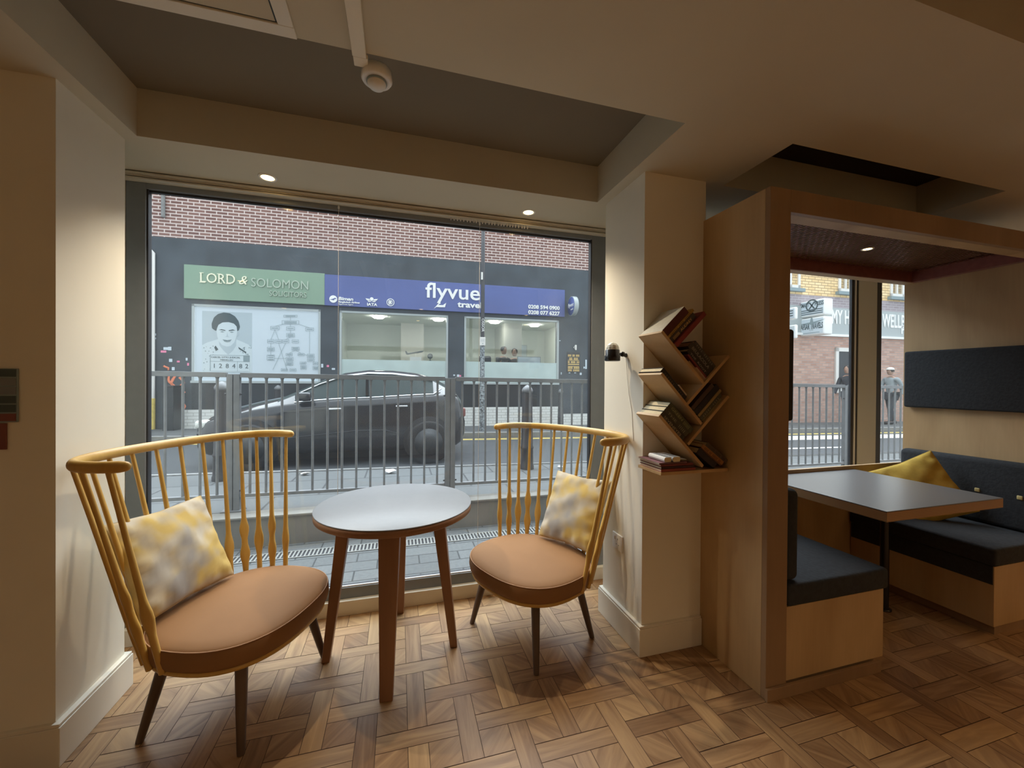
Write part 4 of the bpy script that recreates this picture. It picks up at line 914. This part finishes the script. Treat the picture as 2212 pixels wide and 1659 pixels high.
# flyposted pole
pz = gz(1.83, .245); e = empty('sign_pole', (1.83, 8.95, pz), 0, 'tall black pole covered in torn stickers in front of the travel shop', 'pole')
MB().lathe((0, 0, 0), [(.052, 2.0), (.045, 2.05), (.045, 6.2), (0, 6.22)], 16).build('upper_pole', 'iron', e); MB().lathe((0, 0, 0), [(.066, 0), (.062, 1.0), (.055, 1.05), (.052, 2.05)], 16).build('lower_pole', 'pole', e)
m_ = MB(); m_.box(-.075, .055, -.062, -.052, 1.95, 2.14); m_.build('sign_plate', 'white', e); text('NO BALL', .03, frame_mtx((-.06, -.063, 2.09), (1, 0, 0), (0, 0, 1)), 'g2', e, fit=.10) if False else None
m_ = MB(); m_.box(-.05, .04, -.0635, -.0625, 2.085, 2.09); m_.box(-.055, .035, -.0635, -.0625, 2.06, 2.065); m_.box(-.06, .04, -.0635, -.0625, 2.035, 2.038); m_.box(-.015, .005, -.0635, -.0625, 1.98, 2.0); m_.build('plate_print', 'g2', e)
text('OSSOR', .085, frame_mtx((-.03, -.058, 2.56), (0, 0, -1), (1, 0, 0)), 'letter', e, fit=.30, extrude=.001)
m_ = MB(); m_.box(-.05, -.01, -.051, -.045, 3.45, 3.62); m_.build('torn_label', 'white', e)
# -------------------------------------------------- black car (front to the left), at rest
def car():
    e = empty('black_car', (0, 6.05, gz(-.8, .130)), 0, 'black hatchback car on the road behind the railing', 'car')
    Yc = .86
    #      x     zb    zs    zt    hw   rw
    st = [(-2.62, .30, .52, .55, .55, .45), (-2.58, .24, .58, .62, .72, .60), (-2.45, .20, .66, .72, .80, .66), (-2.2, .19, .74, .82, .84, .70), (-1.9, .18, .82, .90, .86, .72), (-1.62, .18, .87, .96, .86, .73), (-1.40, .18, .90, 1.06, .86, .68),
          (-1.1, .18, .93, 1.21, .86, .64), (-.80, .18, .95, 1.32, .86, .62), (-.45, .18, .96, 1.37, .86, .62), (-.1, .18, .98, 1.365, .86, .61), (.25, .18, 1.0, 1.33, .86, .60), (.50, .19, 1.01, 1.27, .86, .60), (.70, .20, 1.02, 1.16, .85, .62), (.86, .22, .98, 1.04, .82, .66), (.96, .28, .80, .90, .76, .64), (1.0, .34, .62, .70, .66, .5)]
    mb = MB(); rings = []
    for x, zb, zs, zt, hw, rw in st:
        half = [(0, zb), (hw*.86, zb), (hw*.97, zb+.07), (hw, zb+.25), (hw, zs-.12), (hw*.965, zs-.02), (hw*.93, zs), (rw*1.04, zt-.055), (rw*.93, zt-.012), (rw*.5, zt+.012), (0, zt+.018)]
        pts = [(x, Yc-y, z) for y, z in half]+[(x, Yc+y, z) for y, z in half[-2:0:-1]]; rings.append(pts)
    n = len(rings[0]); vs = [p for r in rings for p in r]; fs = []; 
    for i in range(len(rings)-1):
        for k in range(n):
            f = (i*n+k, (i+1)*n+k, (i+1)*n+(k+1) % n, i*n+(k+1) % n); fs.append(f)
    mb.add(vs, fs, 0, True); mb.add(rings[0], [tuple(range(n))], 0); mb.add(rings[-1], [tuple(range(n))[::-1]], 0)
    for i in range(len(rings)-1):
        for k in range(n):
            xm = (st[i][0]+st[i+1][0])/2
            if k in (6, n-7) and -1.45 < xm < .45: mb.mi[i*n+k] = 1
            if k in (7, 8, 9, 10, 11, 12) and (-1.66 < xm < -.9): mb.mi[i*n+k] = 1
            if k in (7, 8, 9, 10, 11, 12) and (.55 < xm < .8): mb.mi[i*n+k] = 1
    mb.build('car_body', ['carpaint', 'carglass'], e)
    t = MB(); t.tube([(x, Yc-hw*.935, zs+.006) for x, zb, zs, zt, hw, rw in st[6:13]]+[(.62, Yc-.74, 1.10)], .011, 6); t.build('window_trim', 'chrome', e)
    t = MB(); t.tube([(x, Yc-rw*1.045, zt-.05) for x, zb, zs, zt, hw, rw in st[6:13]], .009, 6); t.build('roof_trim', 'chrome', e)
    t = MB(); t.tube([(x, Yc-.868, z) for x, z in ((-1.5, .42), (-.6, .50), (-.2, .50), (.0, .44))], .006, 6); t.build('door_crease', 'alloy', e)
    for x, z in ((-.95, .80), (-.05, .83)):
        t = MB(); t.rbox(x, x+.17, Yc-.885, Yc-.858, z, z+.025, .008, 2); t.build('door_handle', 'chrome', e)
    for x in (-.45,): t = MB(); t.box(x-.02, x+.02, Yc-.80, Yc-.77, 1.0, 1.3); t.build('door_pillar', 'carpaint', e)
    t = MB(); t.rbox(-1.36, -1.16, -.12, .04, .93, 1.05, .04, 3); t.build('wing_mirror', 'carpaint', e)
    t = MB(); t.rbox(-2.60, -2.36, .10, .35, .56, .67, .04, 3); t.build('headlight', 'crystal', e)
    t = MB(); t.rbox(.86, 1.0, .10, .32, .66, .80, .03, 3); t.build('tail_light', 'redpaint', e)
    for x in (-1.92, .42):
        for y, s_ in ((.0, -1), (2*Yc, 1)):
            w_ = MB(); w_.T = Matrix.Translation((x, y+(0 if s_ > 0 else 0), .31)) @ Matrix.Rotation(PI/2, 4, 'X')
            w_.lathe((0, 0, -.10), [(.20, -.005), (.29, 0), (.31, .02), (.31, .18), (.29, .2), (.20, .205)], 32); wo_ = w_.build('wheel', 'tyre', e)
            w_ = MB(); w_.T = Matrix.Translation((x, y, .31)) @ Matrix.Rotation(PI/2, 4, 'X'); w_.lathe((0, 0, 0), [(.20, .10), (.205, .107), (.06, .108), (.04, .115), (0, .115)] if s_ < 0 else [(0, -.115), (.04, -.115), (.06, -.108), (.205, -.107), (.20, -.10)], 28)
            for k in range(5):
                pass
            w_.build('wheel_rim', 'alloy', wo_)
            a_ = MB(); sg = -1 if s_ < 0 else 1; yy = Yc+sg*.845
            a_.T = Matrix.Translation((x, yy, .33)) @ Matrix.Rotation(PI/2, 4, 'X'); a_.lathe((0, 0, -.025), [(0, 0), (.355, 0), (.36, .05), (0, .05)], 32); a_.build('wheel_arch', 'tyre', e)
    return e
car()
# -------------------------------------------------- corner building seen through the booth window
C_ = fempty('corner_building', 'pale brick building with a pharmacy fascia seen through the booth window', 'building')
cs0 = 10.21
fbox('upper_brick_wall', 'bricky', cs0, 40, 4.16, 6.3, -.3, 0, C_); fbox('middle_brick_band', 'brickp', cs0, 40, 3.80, 4.16, -.3, .0, C_); fbox('lower_brick_wall', 'brickb', cs0, 40, .0, 3.80, -.3, .0, C_)
def zpx(u, v): return FS(u, v)
a, b = FS(1793, 665, .02), FS(1793, 722, .02)
ps = fempty('pharmacy_sign', 'grey pharmacy fascia sign with white capitals seen through the booth window', 'shop sign')
fbox('sign_board', 'pframe', a[0]-2.6, 38, b[1], a[1], .0, .06, ps); fbox('lower_trim', 'letter', a[0]-2.6, 38, b[1]-.07, b[1], .0, .10, ps)
for body, u0, u1, v0, sz in (('MY HEALTH &', 1797, 1899, 698, .62), ('WELLBEING', 1906, 1989, 706, .62), ('PHARMACY', 1947, 2030, 720.5, .40)):
    p, q = FS(u0, v0, .07), FS(u1, v0, .07); ftext(body, sz, p[0], p[1], 'letter', ps, d=.068, fit=q[0]-p[0], extrude=.006, bold=.012)
for k, (u0, u1, v0, v1) in enumerate(((1685, 1727, 595, 623), (1810, 1860, 604, 633), (1922, 1975, 616, 644))):
    a, b = FS(u0, v0), FS(u1, v1); wn = MB(); s0_, s1_, z1_, z0_ = a[0], b[0], a[1]+.25, b[1]
    wn.box(s0_, s1_, -.04, .02, z0_, z0_+.09); wn.box(s0_, s0_+.09, -.04, .02, z0_, z1_); wn.box(s1_-.09, s1_, -.04, .02, z0_, z1_); wn.box(s0_, s1_, -.04, .02, z1_-.09, z1_)
    m1 = (s0_+s1_)/2; wn.box(m1-.04, m1+.04, -.04, .02, z0_, z1_); wn.box(s0_+.25, s0_+.31, -.05, .02, z0_+.09, z1_-.09)
    fo = wn.build('upper_window', 'white', C_); fbox('pane', 'g4', s0_+.09, s1_-.09, z0_+.09, z1_-.09, -.01, .0, fo); fbox('sill', 'g2', s0_-.1, s1_+.1, z0_-.12, z0_-.02, .0, .12, fo)
a, b = FS(1803, 751), FS(1865, 842); wn = MB(); wn.box(a[0], a[0]+.12, -.05, .02, b[1], a[1]); wn.box(a[0], b[0], -.05, .02, a[1]-.12, a[1]); wn.box(a[0], b[0], -.10, .02, b[1]-.10, b[1]+.05); wn.box(b[0]-.12, b[0], -.05, .02, b[1], a[1])
fo = wn.build('ground_window', 'white', C_); fbox('dark_pane', 'darktile', a[0]+.12, b[0]-.12, b[1]+.05, a[1]-.12, .0, .02, fo)
None and fbox('end_pilaster', 'brickb', FS(1906, 800)[0], FS(1906, 800)[0]+.8, .1, 3.85, .0, .12, C_)
# projecting box signs
def boxsign(u0, v0t, v0b, u1, v1t, v1b, label, fill, depth=.34, far=9.56):
    # face lies in a plane of constant x; u0 is its wall end, u1 its outer end
    r0 = ray(u0, v0t); X = r0.x*((far-0)/r0.y)
    def at(u, v): r = ray(u, v); t = X/r.x; return r.y*t, CAMZ+r.z*t
    y0, zt0 = at(u0, v0t); y1, zt1 = at(u1, v1t); _, zb0 = at(u0, v0b)
    e = empty('projecting_box_sign', (X, y1, zb0), 0, label, 'shop sign', 'projecting box signs'); L_ = y0-y1; H = zt0-zb0
    m_ = MB(); m_.rbox(0, depth, 0, L_, 0, H, .04, 3); m_.build('sign_box', 'letter', e)
    MB().box(-.006, .0, .04, L_-.04, .04, H-.04).build('sign_face', fill, e)
    return e, L_, H
def stext(e, body, size, y, z, m, fit, **kw): text(body, size, frame_mtx((-.008, y, z), (0, -1, 0), (0, 0, 1)), m, e, fit=fit, **kw)
sg, L_, H = boxsign(1728, 653.5, 687, 1782, 641, 681, 'white projecting box sign with a round emblem, upper right of the box signs', 'paper')
stext(sg, 'SMART', .17, L_*.96, H*.62, 'g1', L_*.34, bold=.004); stext(sg, 'PRESS', .17, L_*.38, H*.62, 'g1', L_*.34, bold=.004)
m_ = MB()
for k in range(20):
    a, b = 2*PI*k/20, 2*PI*(k+1)/20; m_.prism([(r_*math.cos(t_), r_*math.sin(t_)) for r_, t_ in ((.15, a), (.19, a), (.19, b), (.15, b))], (-.009, L_*.50, H*.66), (0, -1, 0), (0, 0, 1), (-.003, 0, 0))
for q in ([(-.11, .11), (-.06, .11), (.11, -.11), (.06, -.11)], [(.11, .11), (.06, .11), (-.11, -.11), (-.06, -.11)]): m_.prism(q, (-.009, L_*.50, H*.66), (0, -1, 0), (0, 0, 1), (-.003, 0, 0))
m_.build('round_emblem', 'g1', sg)
for k, zz in enumerate((.34, .22, .10)): stext(sg, '--------------------', .12, L_*.93, H*zz, 'g1', L_*.86, bold=.006)
sg, L_, H = boxsign(1728, 690, 727, 1781, 684, 722, 'white projecting box sign of a travel agent, lower right of the box signs', 'paper')
stext(sg, 'AFSAR TRAVELS', .24, L_*.95, H*.36, 'g1', L_*.90, bold=.006); stext(sg, 'LTD', .08, L_*.58, H*.26, 'g2', L_*.14); stext(sg, '----------------', .10, L_*.84, H*.10, 'g2', L_*.66, bold=.004)
m_ = MB(); m_.prism([(-.42, -.03), (-.05, -.06), (0, -.10), (.05, -.06), (.42, .05), (.05, .0), (.02, .14), (-.02, .14), (-.05, .0)], (-.009, L_*.5, H*.74), (0, -1, 0), (0, 0, 1), (-.003, 0, 0)); m_.build('plane_emblem', 'g2', sg)
sg, L_, H = boxsign(1668, 672, 697, 1719, 650, 688, 'white projecting box sign partly hidden by the booth wall, upper left of the box signs', 'paper', .1, 9.60)
for zz in (.62, .42, .22): stext(sg, '--------', .16, L_*.6, H*zz, 'g1', L_*.5, bold=.006)
sg, L_, H = boxsign(1668, 708, 736, 1719, 692, 723, 'pale projecting box sign partly hidden by the booth wall, lower left of the box signs', 'g4', .1, 9.60)
stext(sg, '----------', .12, L_*.7, H*.5, 'g2', L_*.5, bold=.004)

# ================================================================== BOOKSHELF ON THE RIGHT PIER
YF, YB = 1.528, 1.7045
def at(u, v, Y=YF): r = ray(u, v); t = Y/r.y; return Vector((r.x*t, 0, CAMZ+r.z*t))
TH = .014
shelf = empty('zigzag_bookshelf', (1.30, 1.7, .95), 0, 'plywood zigzag wall bookshelf with slanting shelves on the right pier', 'bookshelf')
def board(p, q, side, name='slanted_shelf', th=TH):
    p, q = Vector(p), Vector(q); d = (q-p).normalized(); n = Vector((-d.z, 0, d.x))*side
    mb = MB(); a = [p, q, q+n*th, p+n*th]; vs = [Vector((v.x, y, v.z))-Vector((1.30, 1.7, .95)) for y in (YF, YB) for v in a]
    fs = [(0, 1, 2, 3), (7, 6, 5, 4), (0, 4, 5, 1), (1, 5, 6, 2), (2, 6, 7, 3), (3, 7, 4, 0)]
    if side < 0: fs = [f[::-1] for f in fs]
    mb.add(vs, fs)
    o = mb.build(name, 'shelfwood', shelf, bevel=.001); return p, d, n
A0 = board(at(1428, 718), at(1519, 831), 1)
RA = board(at(1487, 875), at(1577, 771), 1)
B0 = board(at(1427, 809), at(1514, 918), 1)
RB = board(at(1488.5, 962.4), at(1576, 858), 1)
C0 = board(at(1422.5, 900), at(1517, 1010), 1)
bl, br_ = at(1427.5, 1020), at(1573, 1012); zb_ = (bl.z+br_.z)/2
board(Vector((bl.x, 0, zb_-TH)), Vector((br_.x, 0, zb_-TH)), 1, 'base_shelf')
BM = {}
def bm_(c, r=.6):
    k = tuple(c)
    if k not in BM: BM[k] = mat('book_cover', c, r, .06, 60)
    return BM[k]
def book(p, d, n, L, th, label, col, depth=.125, y0=YF+.012, tcol=None, title=None, spine='front', cover=None, group=None):
    """p: lower corner in the XZ plane, d: along the spine, n: thickness direction; spine faces the viewer"""
    d = Vector(d).normalized(); n = Vector(n).normalized(); e = empty('book', (p.x, y0, p.z), 0, label, 'book', group)
    ct = .0018 if th > .008 else .0012; Z = Vector((0, 0, 0))
    def bx(mb, a0, a1, b0, b1, y0_, y1_, mi=0):
        vs = [d*a+n*b+Vector((0, y, 0)) for y in (y0_, y1_) for a, b in ((a0, b0), (a1, b0), (a1, b1), (a0, b1))]
        fs = [(0, 1, 2, 3), (7, 6, 5, 4), (0, 4, 5, 1), (1, 5, 6, 2), (2, 6, 7, 3), (3, 7, 4, 0)]
        if d.cross(n).y > 0: fs = [f[::-1] for f in fs]
        mb.add(vs, fs, mi)
    c = MB(); bx(c, 0, L, 0, ct, 0, depth); bx(c, 0, L, th-ct, th, 0, depth)
    if spine == 'front': bx(c, 0, L, ct, th-ct, 0, ct)
    elif spine == 'left': bx(c, 0, ct, ct, th-ct, 0, depth)
    c.build('cover', bm_(col), e, bevel=.0006, bseg=1)
    g = MB(); bx(g, .003, L-.003, ct, th-ct, ct if spine == 'front' else .002, depth-.004); g.build('pages', 'page', e)
    if cover:
        k = MB(); bx(k, .0005, L-.0005, -.0006, 0, .0005, depth-.001); k.build('cover_print', bm_(cover), e)
    if title:
        sz = th*.62
        ey = n if d.cross(n).y < 0 else -n
        o_ = d*(L*.12)+(n*(th*.24) if ey == n else n*(th*.76)) + Vector((0, -.0008, 0))
        try: text(title, sz, frame_mtx(o_, d, ey), bm_(tcol or (.7, .65, .5)), e, name='title_lettering', fit=L*.74, extrude=.0003, bold=.0)
        except Exception as ex_: print('title', ex_)
    return e
def along(bd, s, h=0.0): p, d, n = bd; return p+d*s+n*(TH+.0006+h)
# books standing on the top slanting shelf
a_, d_, n_ = A0
book(along(A0, .003), n_, d_, .168, .036, 'thick maroon book with a white printed back cover, leftmost on the top shelf', (.10, .022, .022), .165, title=None, cover=(.66, .62, .50))
book(along(A0, .0405), n_, d_, .196, .013, 'thin mustard yellow book beside the thick maroon book on the top shelf', (.40, .24, .05), .15, tcol=(.12, .06, .02), title='|||||| |||| |||||')
book(along(A0, .0545), n_, d_, .185, .027, 'dark grey book with gilt title beside the thin yellow book on the top shelf', (.075, .062, .055), .15, tcol=(.75, .48, .16), title='||||||||  AUDREY')
book(along(A0, .083), n_, d_, .222, .022, 'tall glossy red book standing last on the top shelf', (.24, .035, .035), .16, y0=YF-.004)
# books lying against the right arm of the top shelf
Lr = (RA[0]-A0[0]).dot(A0[1])
tA = Vector(A0[1]); sR = None
pj = at(1519, 831)
S0 = (pj-A0[0]).dot(A0[1])
h = 0.0
for th, L, col, lab, ti, tc in ((.016, .125, (.42, .27, .15), 'tan backed book lying lowest beside the red book on the top shelf', None, None),
        (.009, .075, (.50, .36, .25), 'short pale thin book above the tan backed book on the top shelf', None, None),
        (.009, .150, (.22, .04, .04), 'thin dark red book lying under the black books on the top shelf', None, None),
        (.020, .165, (.035, .032, .03), 'black book with small pale letters lying above the thin red book', 'THE  ROOT', (.36, .33, .28)),
        (.034, .178, (.050, .046, .040), 'thick black book with large grey capitals on the top shelf', 'BEULACOLA', (.34, .31, .26)),
        (.018, .165, (.085, .078, .065), 'grey brown book topmost of the stack on the top shelf', '|||| ||||||', (.25, .22, .18))):
    book(along(A0, S0-L-.001-(.016 if False else 0), h), A0[1], A0[2], L, th, lab, col, .13, y0=YF+.012+h*.05, tcol=tc, title=ti); h += th+.0006
# middle shelf
book(along(B0, -.006), B0[1], B0[2], .185, .026, 'thick black book lying alone on the middle left shelf', (.030, .027, .026), .17, title='||||||  |||', tcol=(.10, .09, .085))
book(along(B0, .108, .0265), B0[1], B0[2], .062, .007, 'small pale pamphlet on the black book of the middle left shelf', (.55, .45, .36), .09)
S1 = (at(1487, 962)-RB[0]).dot(RB[1]); q0 = B0[0]+B0[1]*0
sB = (at(1520, 921)-RB[0]).dot(RB[1])+.018
h = 0.0
for th, L, col, lab, ti, tc in ((.012, .150, (.20, .165, .08), 'olive book lowest on the middle right shelf', None, None),
        (.018, .160, (.095, .095, .065), 'dark green book with pale letters above the olive book on the middle right shelf', '||||| ||||', (.27, .25, .18)),
        (.015, .176, (.36, .26, .11), 'mustard tan book in the middle of the middle right shelf', None, None),
        (.030, .176, (.022, .02, .024), 'thick black book above the mustard tan book on the middle right shelf', None, None),
        (.022, .160, (.085, .052, .038), 'brown book topmost on the middle right shelf', None, None)):
    book(along(RB, sB, h), RB[1], RB[2], L, th, lab, col, .14, y0=YF+.010, tcol=tc, title=ti); h += th+.0006
# lower shelf
h = 0.0
for th, L, col, lab, ti, tc in ((.026, .170, (.055, .050, .042), 'grey book with a pale capital title, lowest on the lower left shelf', 'SEVENEYES', (.46, .40, .28)),
        (.027, .172, (.075, .072, .050), 'olive grey book in the middle of the lower left shelf', 'THE  |||||', (.30, .28, .18)),
        (.028, .178, (.080, .085, .050), 'green book with olive title on top of the lower left shelf', 'GREEN ||||||', (.34, .33, .15))):
    book(along(C0, .006, h), C0[1], C0[2], L, th, lab, col, .165, y0=YF+.010, tcol=tc, title=ti); h += th+.0006
# leaning stack at the right end of the base shelf
ang = R_(-37); dd = Vector((math.cos(ang), 0, math.sin(ang))); nn = Vector((-dd.z, 0, dd.x)); e0 = Vector((at(1545, 1005).x, 0, zb_+.0008)); h = 0
for th, L, col, lab, ti, tc in ((.030, .128, (.030, .024, .028), 'black book leaning lowest at the right of the base shelf', None, None), (.006, .142, (.14, .07, .03), 'thin brown booklet leaning under the orange book on the base shelf', None, None),
        (.020, .150, (.34, .15, .045), 'orange book with a dark script title leaning on the base shelf', '|||| || ||||| ||', (.08, .03, .02)), (.020, .150, (.11, .085, .065), 'grey brown book topmost of the leaning stack on the base shelf', '||||| |||| |||', (.05, .04, .035))):
    book(e0-dd*L+nn*h+dd*(h*math.tan(R_(37)) if False else h*.75), dd, nn, L, th, lab, col, .13, y0=YF+.006, tcol=tc, title=ti); h += th+.0006
# flat pile at the left end of the base shelf
xl = bl.x+.004; z_ = zb_+.0006
for k, (th, L, dx, col, lab) in enumerate(((.012, .185, .0, (.30, .06, .045), 'flat red book lowest on the base shelf'), (.010, .180, .002, (.055, .022, .02), 'flat dark brown book second from the bottom of the base shelf pile'), (.009, .176, .001, (.22, .05, .045), 'flat maroon book third in the base shelf pile'), (.007, .150, -.006, (.20, .085, .10), 'thin flat purple pink book topmost of the large pile on the base shelf'))):
    book(Vector((xl+dx, 0, z_)), (1, 0, 0), (0, 0, 1), L, th, lab, col, .165, y0=YF+.003+.002*k, spine='front' if k != 0 else 'front'); z_ += th+.0006
for k, (dx, w_, lab) in enumerate(((.022, .040, 'left of the two small white paperbacks on the base shelf'), (.066, .044, 'right of the two small white paperbacks on the base shelf'))):
    e = empty('book', (xl+dx, YF+.012, z_), 0, lab, 'book', None); hh = .023
    c = MB(); pr = [(0, hh*.5), (.003, hh*.85), (.008, hh), (w_-.002, hh), (w_-.002, hh-.0015), (.009, hh-.0015), (.0045, hh*.8), (.002, hh*.5), (.0045, hh*.2), (.009, .0015), (w_-.002, .0015), (w_-.002, 0), (.008, 0), (.003, hh*.15)]
    c.prism(pr, (0, 0, 0), (1, 0, 0), (0, 0, 1), (0, .12, 0)); c.build('cover', 'white', e)
    g = MB(); g.prism([(.0045, hh*.2), (.009, .0016), (w_-.004, .0016), (w_-.001, hh*.3), (w_-.001, hh*.7), (w_-.004, hh-.0016), (.009, hh-.0016), (.0045, hh*.8)], (0, .001, 0), (1, 0, 0), (0, 0, 1), (0, .117, 0)); g.build('pages', 'page', e)
    t_ = MB()
    for q in range(5): t_.box(.010, w_-.006, .016+.018*q, .022+.018*q, hh, hh+.0003)
    t_.build('cover_print', 'g2', e)
book(Vector((xl+.118, 0, z_-.0)), (1, 0, 0), (0, 0, 1), .040, .006, 'small thin cream booklet right of the white paperbacks on the base shelf', (.5, .45, .33), .10, y0=YF+.03)
# ================================================================== PEOPLE
def skinned(name, verts, edges, radii, m, parent, root=0, sub=2):
    me = bpy.data.meshes.new(name); me.from_pydata([tuple(v) for v in verts], edges, []); me.materials.append(M[m])
    o = bpy.data.objects.new(name, me); COL.objects.link(o); o.parent = parent
    sk = o.modifiers.new('skin', 'SKIN'); sk.use_smooth_shade = True; sv = me.skin_vertices[0].data
    for i, r in enumerate(radii): sv[i].radius = r if isinstance(r, tuple) else (r, r); sv[i].use_root = (i == root)
    ss = o.modifiers.new('sub', 'SUBSURF'); ss.levels = sub; ss.render_levels = sub
    return o
def person(loc, rz, label, top='cloth1', bottom='cloth1', hair='hair', stride=.18, seated=False, cap=None):
    e = empty('person', loc, rz, label, 'person')
    hz = .50 if seated else .93                     # hip height
    H = Vector((0, 0, hz)); sh = H+Vector((.03 if seated else .02, 0, .50)); nk = sh+Vector((.01, 0, .09)); hd = nk+Vector((.03, 0, .14))
    J = dict(pel=H, waist=H+Vector((0, 0, .18)), chest=H+Vector((.0, 0, .36)), sh=sh, nk=nk)
    for s_, n_ in ((1, 'l'), (-1, 'r')):
        ph = stride*s_
        J['hip'+n_] = H+Vector((0, .09*s_, -.03)); J['s'+n_] = sh+Vector((0, .19*s_, -.02))
        if seated:
            J['k'+n_] = H+Vector((.42, .10*s_, .0)); J['a'+n_] = H+Vector((.44, .10*s_, -.42)); J['t'+n_] = J['a'+n_]+Vector((.17, 0, -.04))
            J['e'+n_] = sh+Vector((.08, .22*s_, -.26)); J['w'+n_] = sh+Vector((.30, .14*s_, -.30))
        else:
            J['k'+n_] = Vector((ph*.75+.05, .10*s_, .49)); J['a'+n_] = Vector((ph*1.2-.04, .10*s_, .08)); J['t'+n_] = J['a'+n_]+Vector((.17, 0, -.045))
            J['e'+n_] = sh+Vector((-ph*.5-.02, .23*s_, -.27)); J['w'+n_] = sh+Vector((-ph*.9+.06, .23*s_, -.50))
        J['h'+n_] = J['w'+n_]+Vector((.03, 0, -.09)) if not seated else J['w'+n_]+Vector((.09, 0, -.01))
    def S(name, seq, m, root=0):
        names = []; edges = []; rad = []
        for ch_ in seq:
            for i, (k, r) in enumerate(ch_):
                if k not in names: names.append(k); rad.append(r)
                if i: edges.append((names.index(ch_[i-1][0]), names.index(k)))
        return skinned(name, [J[k] for k in names], edges, rad, m, e, root)
    S('body', [[('pel', .10), ('waist', .10), ('chest', .11), ('sh', .08), ('nk', .055)]]+[[('sh', .08), ('s'+n_, .045), ('e'+n_, .036), ('w'+n_, .026), ('h'+n_, .034)] for n_ in 'lr']+[[('pel', .1), ('hip'+n_, .08), ('k'+n_, .055), ('a'+n_, .038), ('t'+n_, .034)] for n_ in 'lr'], 'skin')
    S('jacket', [[('pel', (.16, .125)), ('waist', (.155, .12)), ('chest', (.175, .13)), ('sh', (.12, .09))]]+[[('sh', (.12, .09)), ('s'+n_, .068), ('e'+n_, .054), ('w'+n_, .042)] for n_ in 'lr'], top)
    S('trousers', [[('pel', .14), ('hip'+n_, .105), ('k'+n_, .075), ('a'+n_, .055)] for n_ in 'lr'], bottom)
    for n_ in 'lr':
        m_ = MB(); t = J['t'+n_]; a = J['a'+n_]; m_.rbox(a.x-.07, t.x+.06, a.y-.045, a.y+.045, a.z-.08, a.z+.02, .03, 3); m_.build('shoe', 'black', e)
    hd_ = MB(); prof = [(0, -.115), (.045, -.108), (.062, -.075), (.073, -.03), (.078, .02), (.074, .06), (.055, .095), (.025, .113), (0, .117)]
    hd_.T = Matrix.Translation(hd) @ Matrix.Diagonal((1.18, 1, 1, 1)); hd_.lathe((0, 0, 0), prof, 20)
    hd_.T = Matrix.Translation(hd); hd_.tube([(.085, 0, .02), (.108, 0, -.02), (.088, 0, -.03)], [.008, .014, .008], 8)
    for s_ in (1, -1): hd_.rbox(-.015, .015, s_*.078-.006, s_*.078+.006, -.03, .03, .006, 2)
    ho = hd_.build('head', 'skin', e)
    f_ = MB(); f_.rbox(.080, .094, -.024, .024, -.062, -.050, .004, 2); f_.build('mouth', 'redpaint', ho)
    for s_ in (1, -1): q = MB(); q.rbox(.076, .089, s_*.030-.010, s_*.030+.010, .008, .020, .004, 2); q.build('eye', 'g1', ho)
    hr = MB(); hr.T = Matrix.Translation(hd+Vector((-.012, 0, .012))) @ Matrix.Diagonal((1.16, 1.08, 1, 1)); hr.lathe((0, 0, 0), [(.074, -.035), (.084, .01), (.082, .05), (.062, .09), (.03, .112), (0, .117)], 20); hr.build('hair', hair, ho)
    if cap:
        c = MB(); c.T = Matrix.Translation(hd+Vector((-.005, 0, .05))) @ Matrix.Diagonal((1.2, 1.1, 1, 1)); c.lathe((0, 0, 0), [(.085, 0), (.086, .02), (.07, .06), (.03, .082), (0, .085)], 20); c.rbox(.05, .15, -.06, .06, .0, .012, .005, 2); c.build('cap', cap, e)
    return e
def fperson(s, d, z, rz, label, **kw):
    p = FM @ Vector((s, -d, 0)); return person((p.x, p.y, z), rz, label, **kw)
fperson(2.83, -1.25, 1.02, R_(-70), 'person in dark clothes seated behind the frosted glass of the travel shop, left of two', seated=True)
fperson(3.22, -1.35, .98, R_(-110), 'person in dark clothes seated behind the frosted glass of the travel shop, right of two', seated=True)
person((12.83, 8.6, gz(12.8, .245)+.0), R_(190), 'person in dark clothes walking on the far pavement beside the booth window mullion', stride=.22)
person((14.92, 8.75, gz(14.9, .245)), R_(175), 'person in grey clothes and white cap walking behind the railing right of the mullion', top='cloth2', bottom='cloth1', cap='white')

# scraps of paper on the near pavement
for x, y, sc, lab in ((-.10, 4.98, 1.0, 'crumpled white paper on the near pavement behind the round table'), (-1.05, 5.08, .7, 'small white scrap of litter on the near pavement behind the left chair'), (2.05, 4.86, .6, 'small white scrap of litter on the near pavement beside the right bollard')):
    mb = MB(); rr = random.Random(int(x*100)); P = [(math.cos(k*.9)*.09*sc*rr.uniform(.5, 1), math.sin(k*.9)*.07*sc*rr.uniform(.5, 1), rr.uniform(.004, .05)*sc) for k in range(7)]
    mb.add([(0, 0, .05*sc)]+P+[(0, 0, 0)], [(0, k+1, (k+1) % 7+1) for k in range(7)]+[(8, (k+1) % 7+1, k+1) for k in range(7)]); o = mb.build('crumpled_paper', 'white'); o.location = (x, y, gz(x, .238)+.001); tag(o, lab, 'paper')
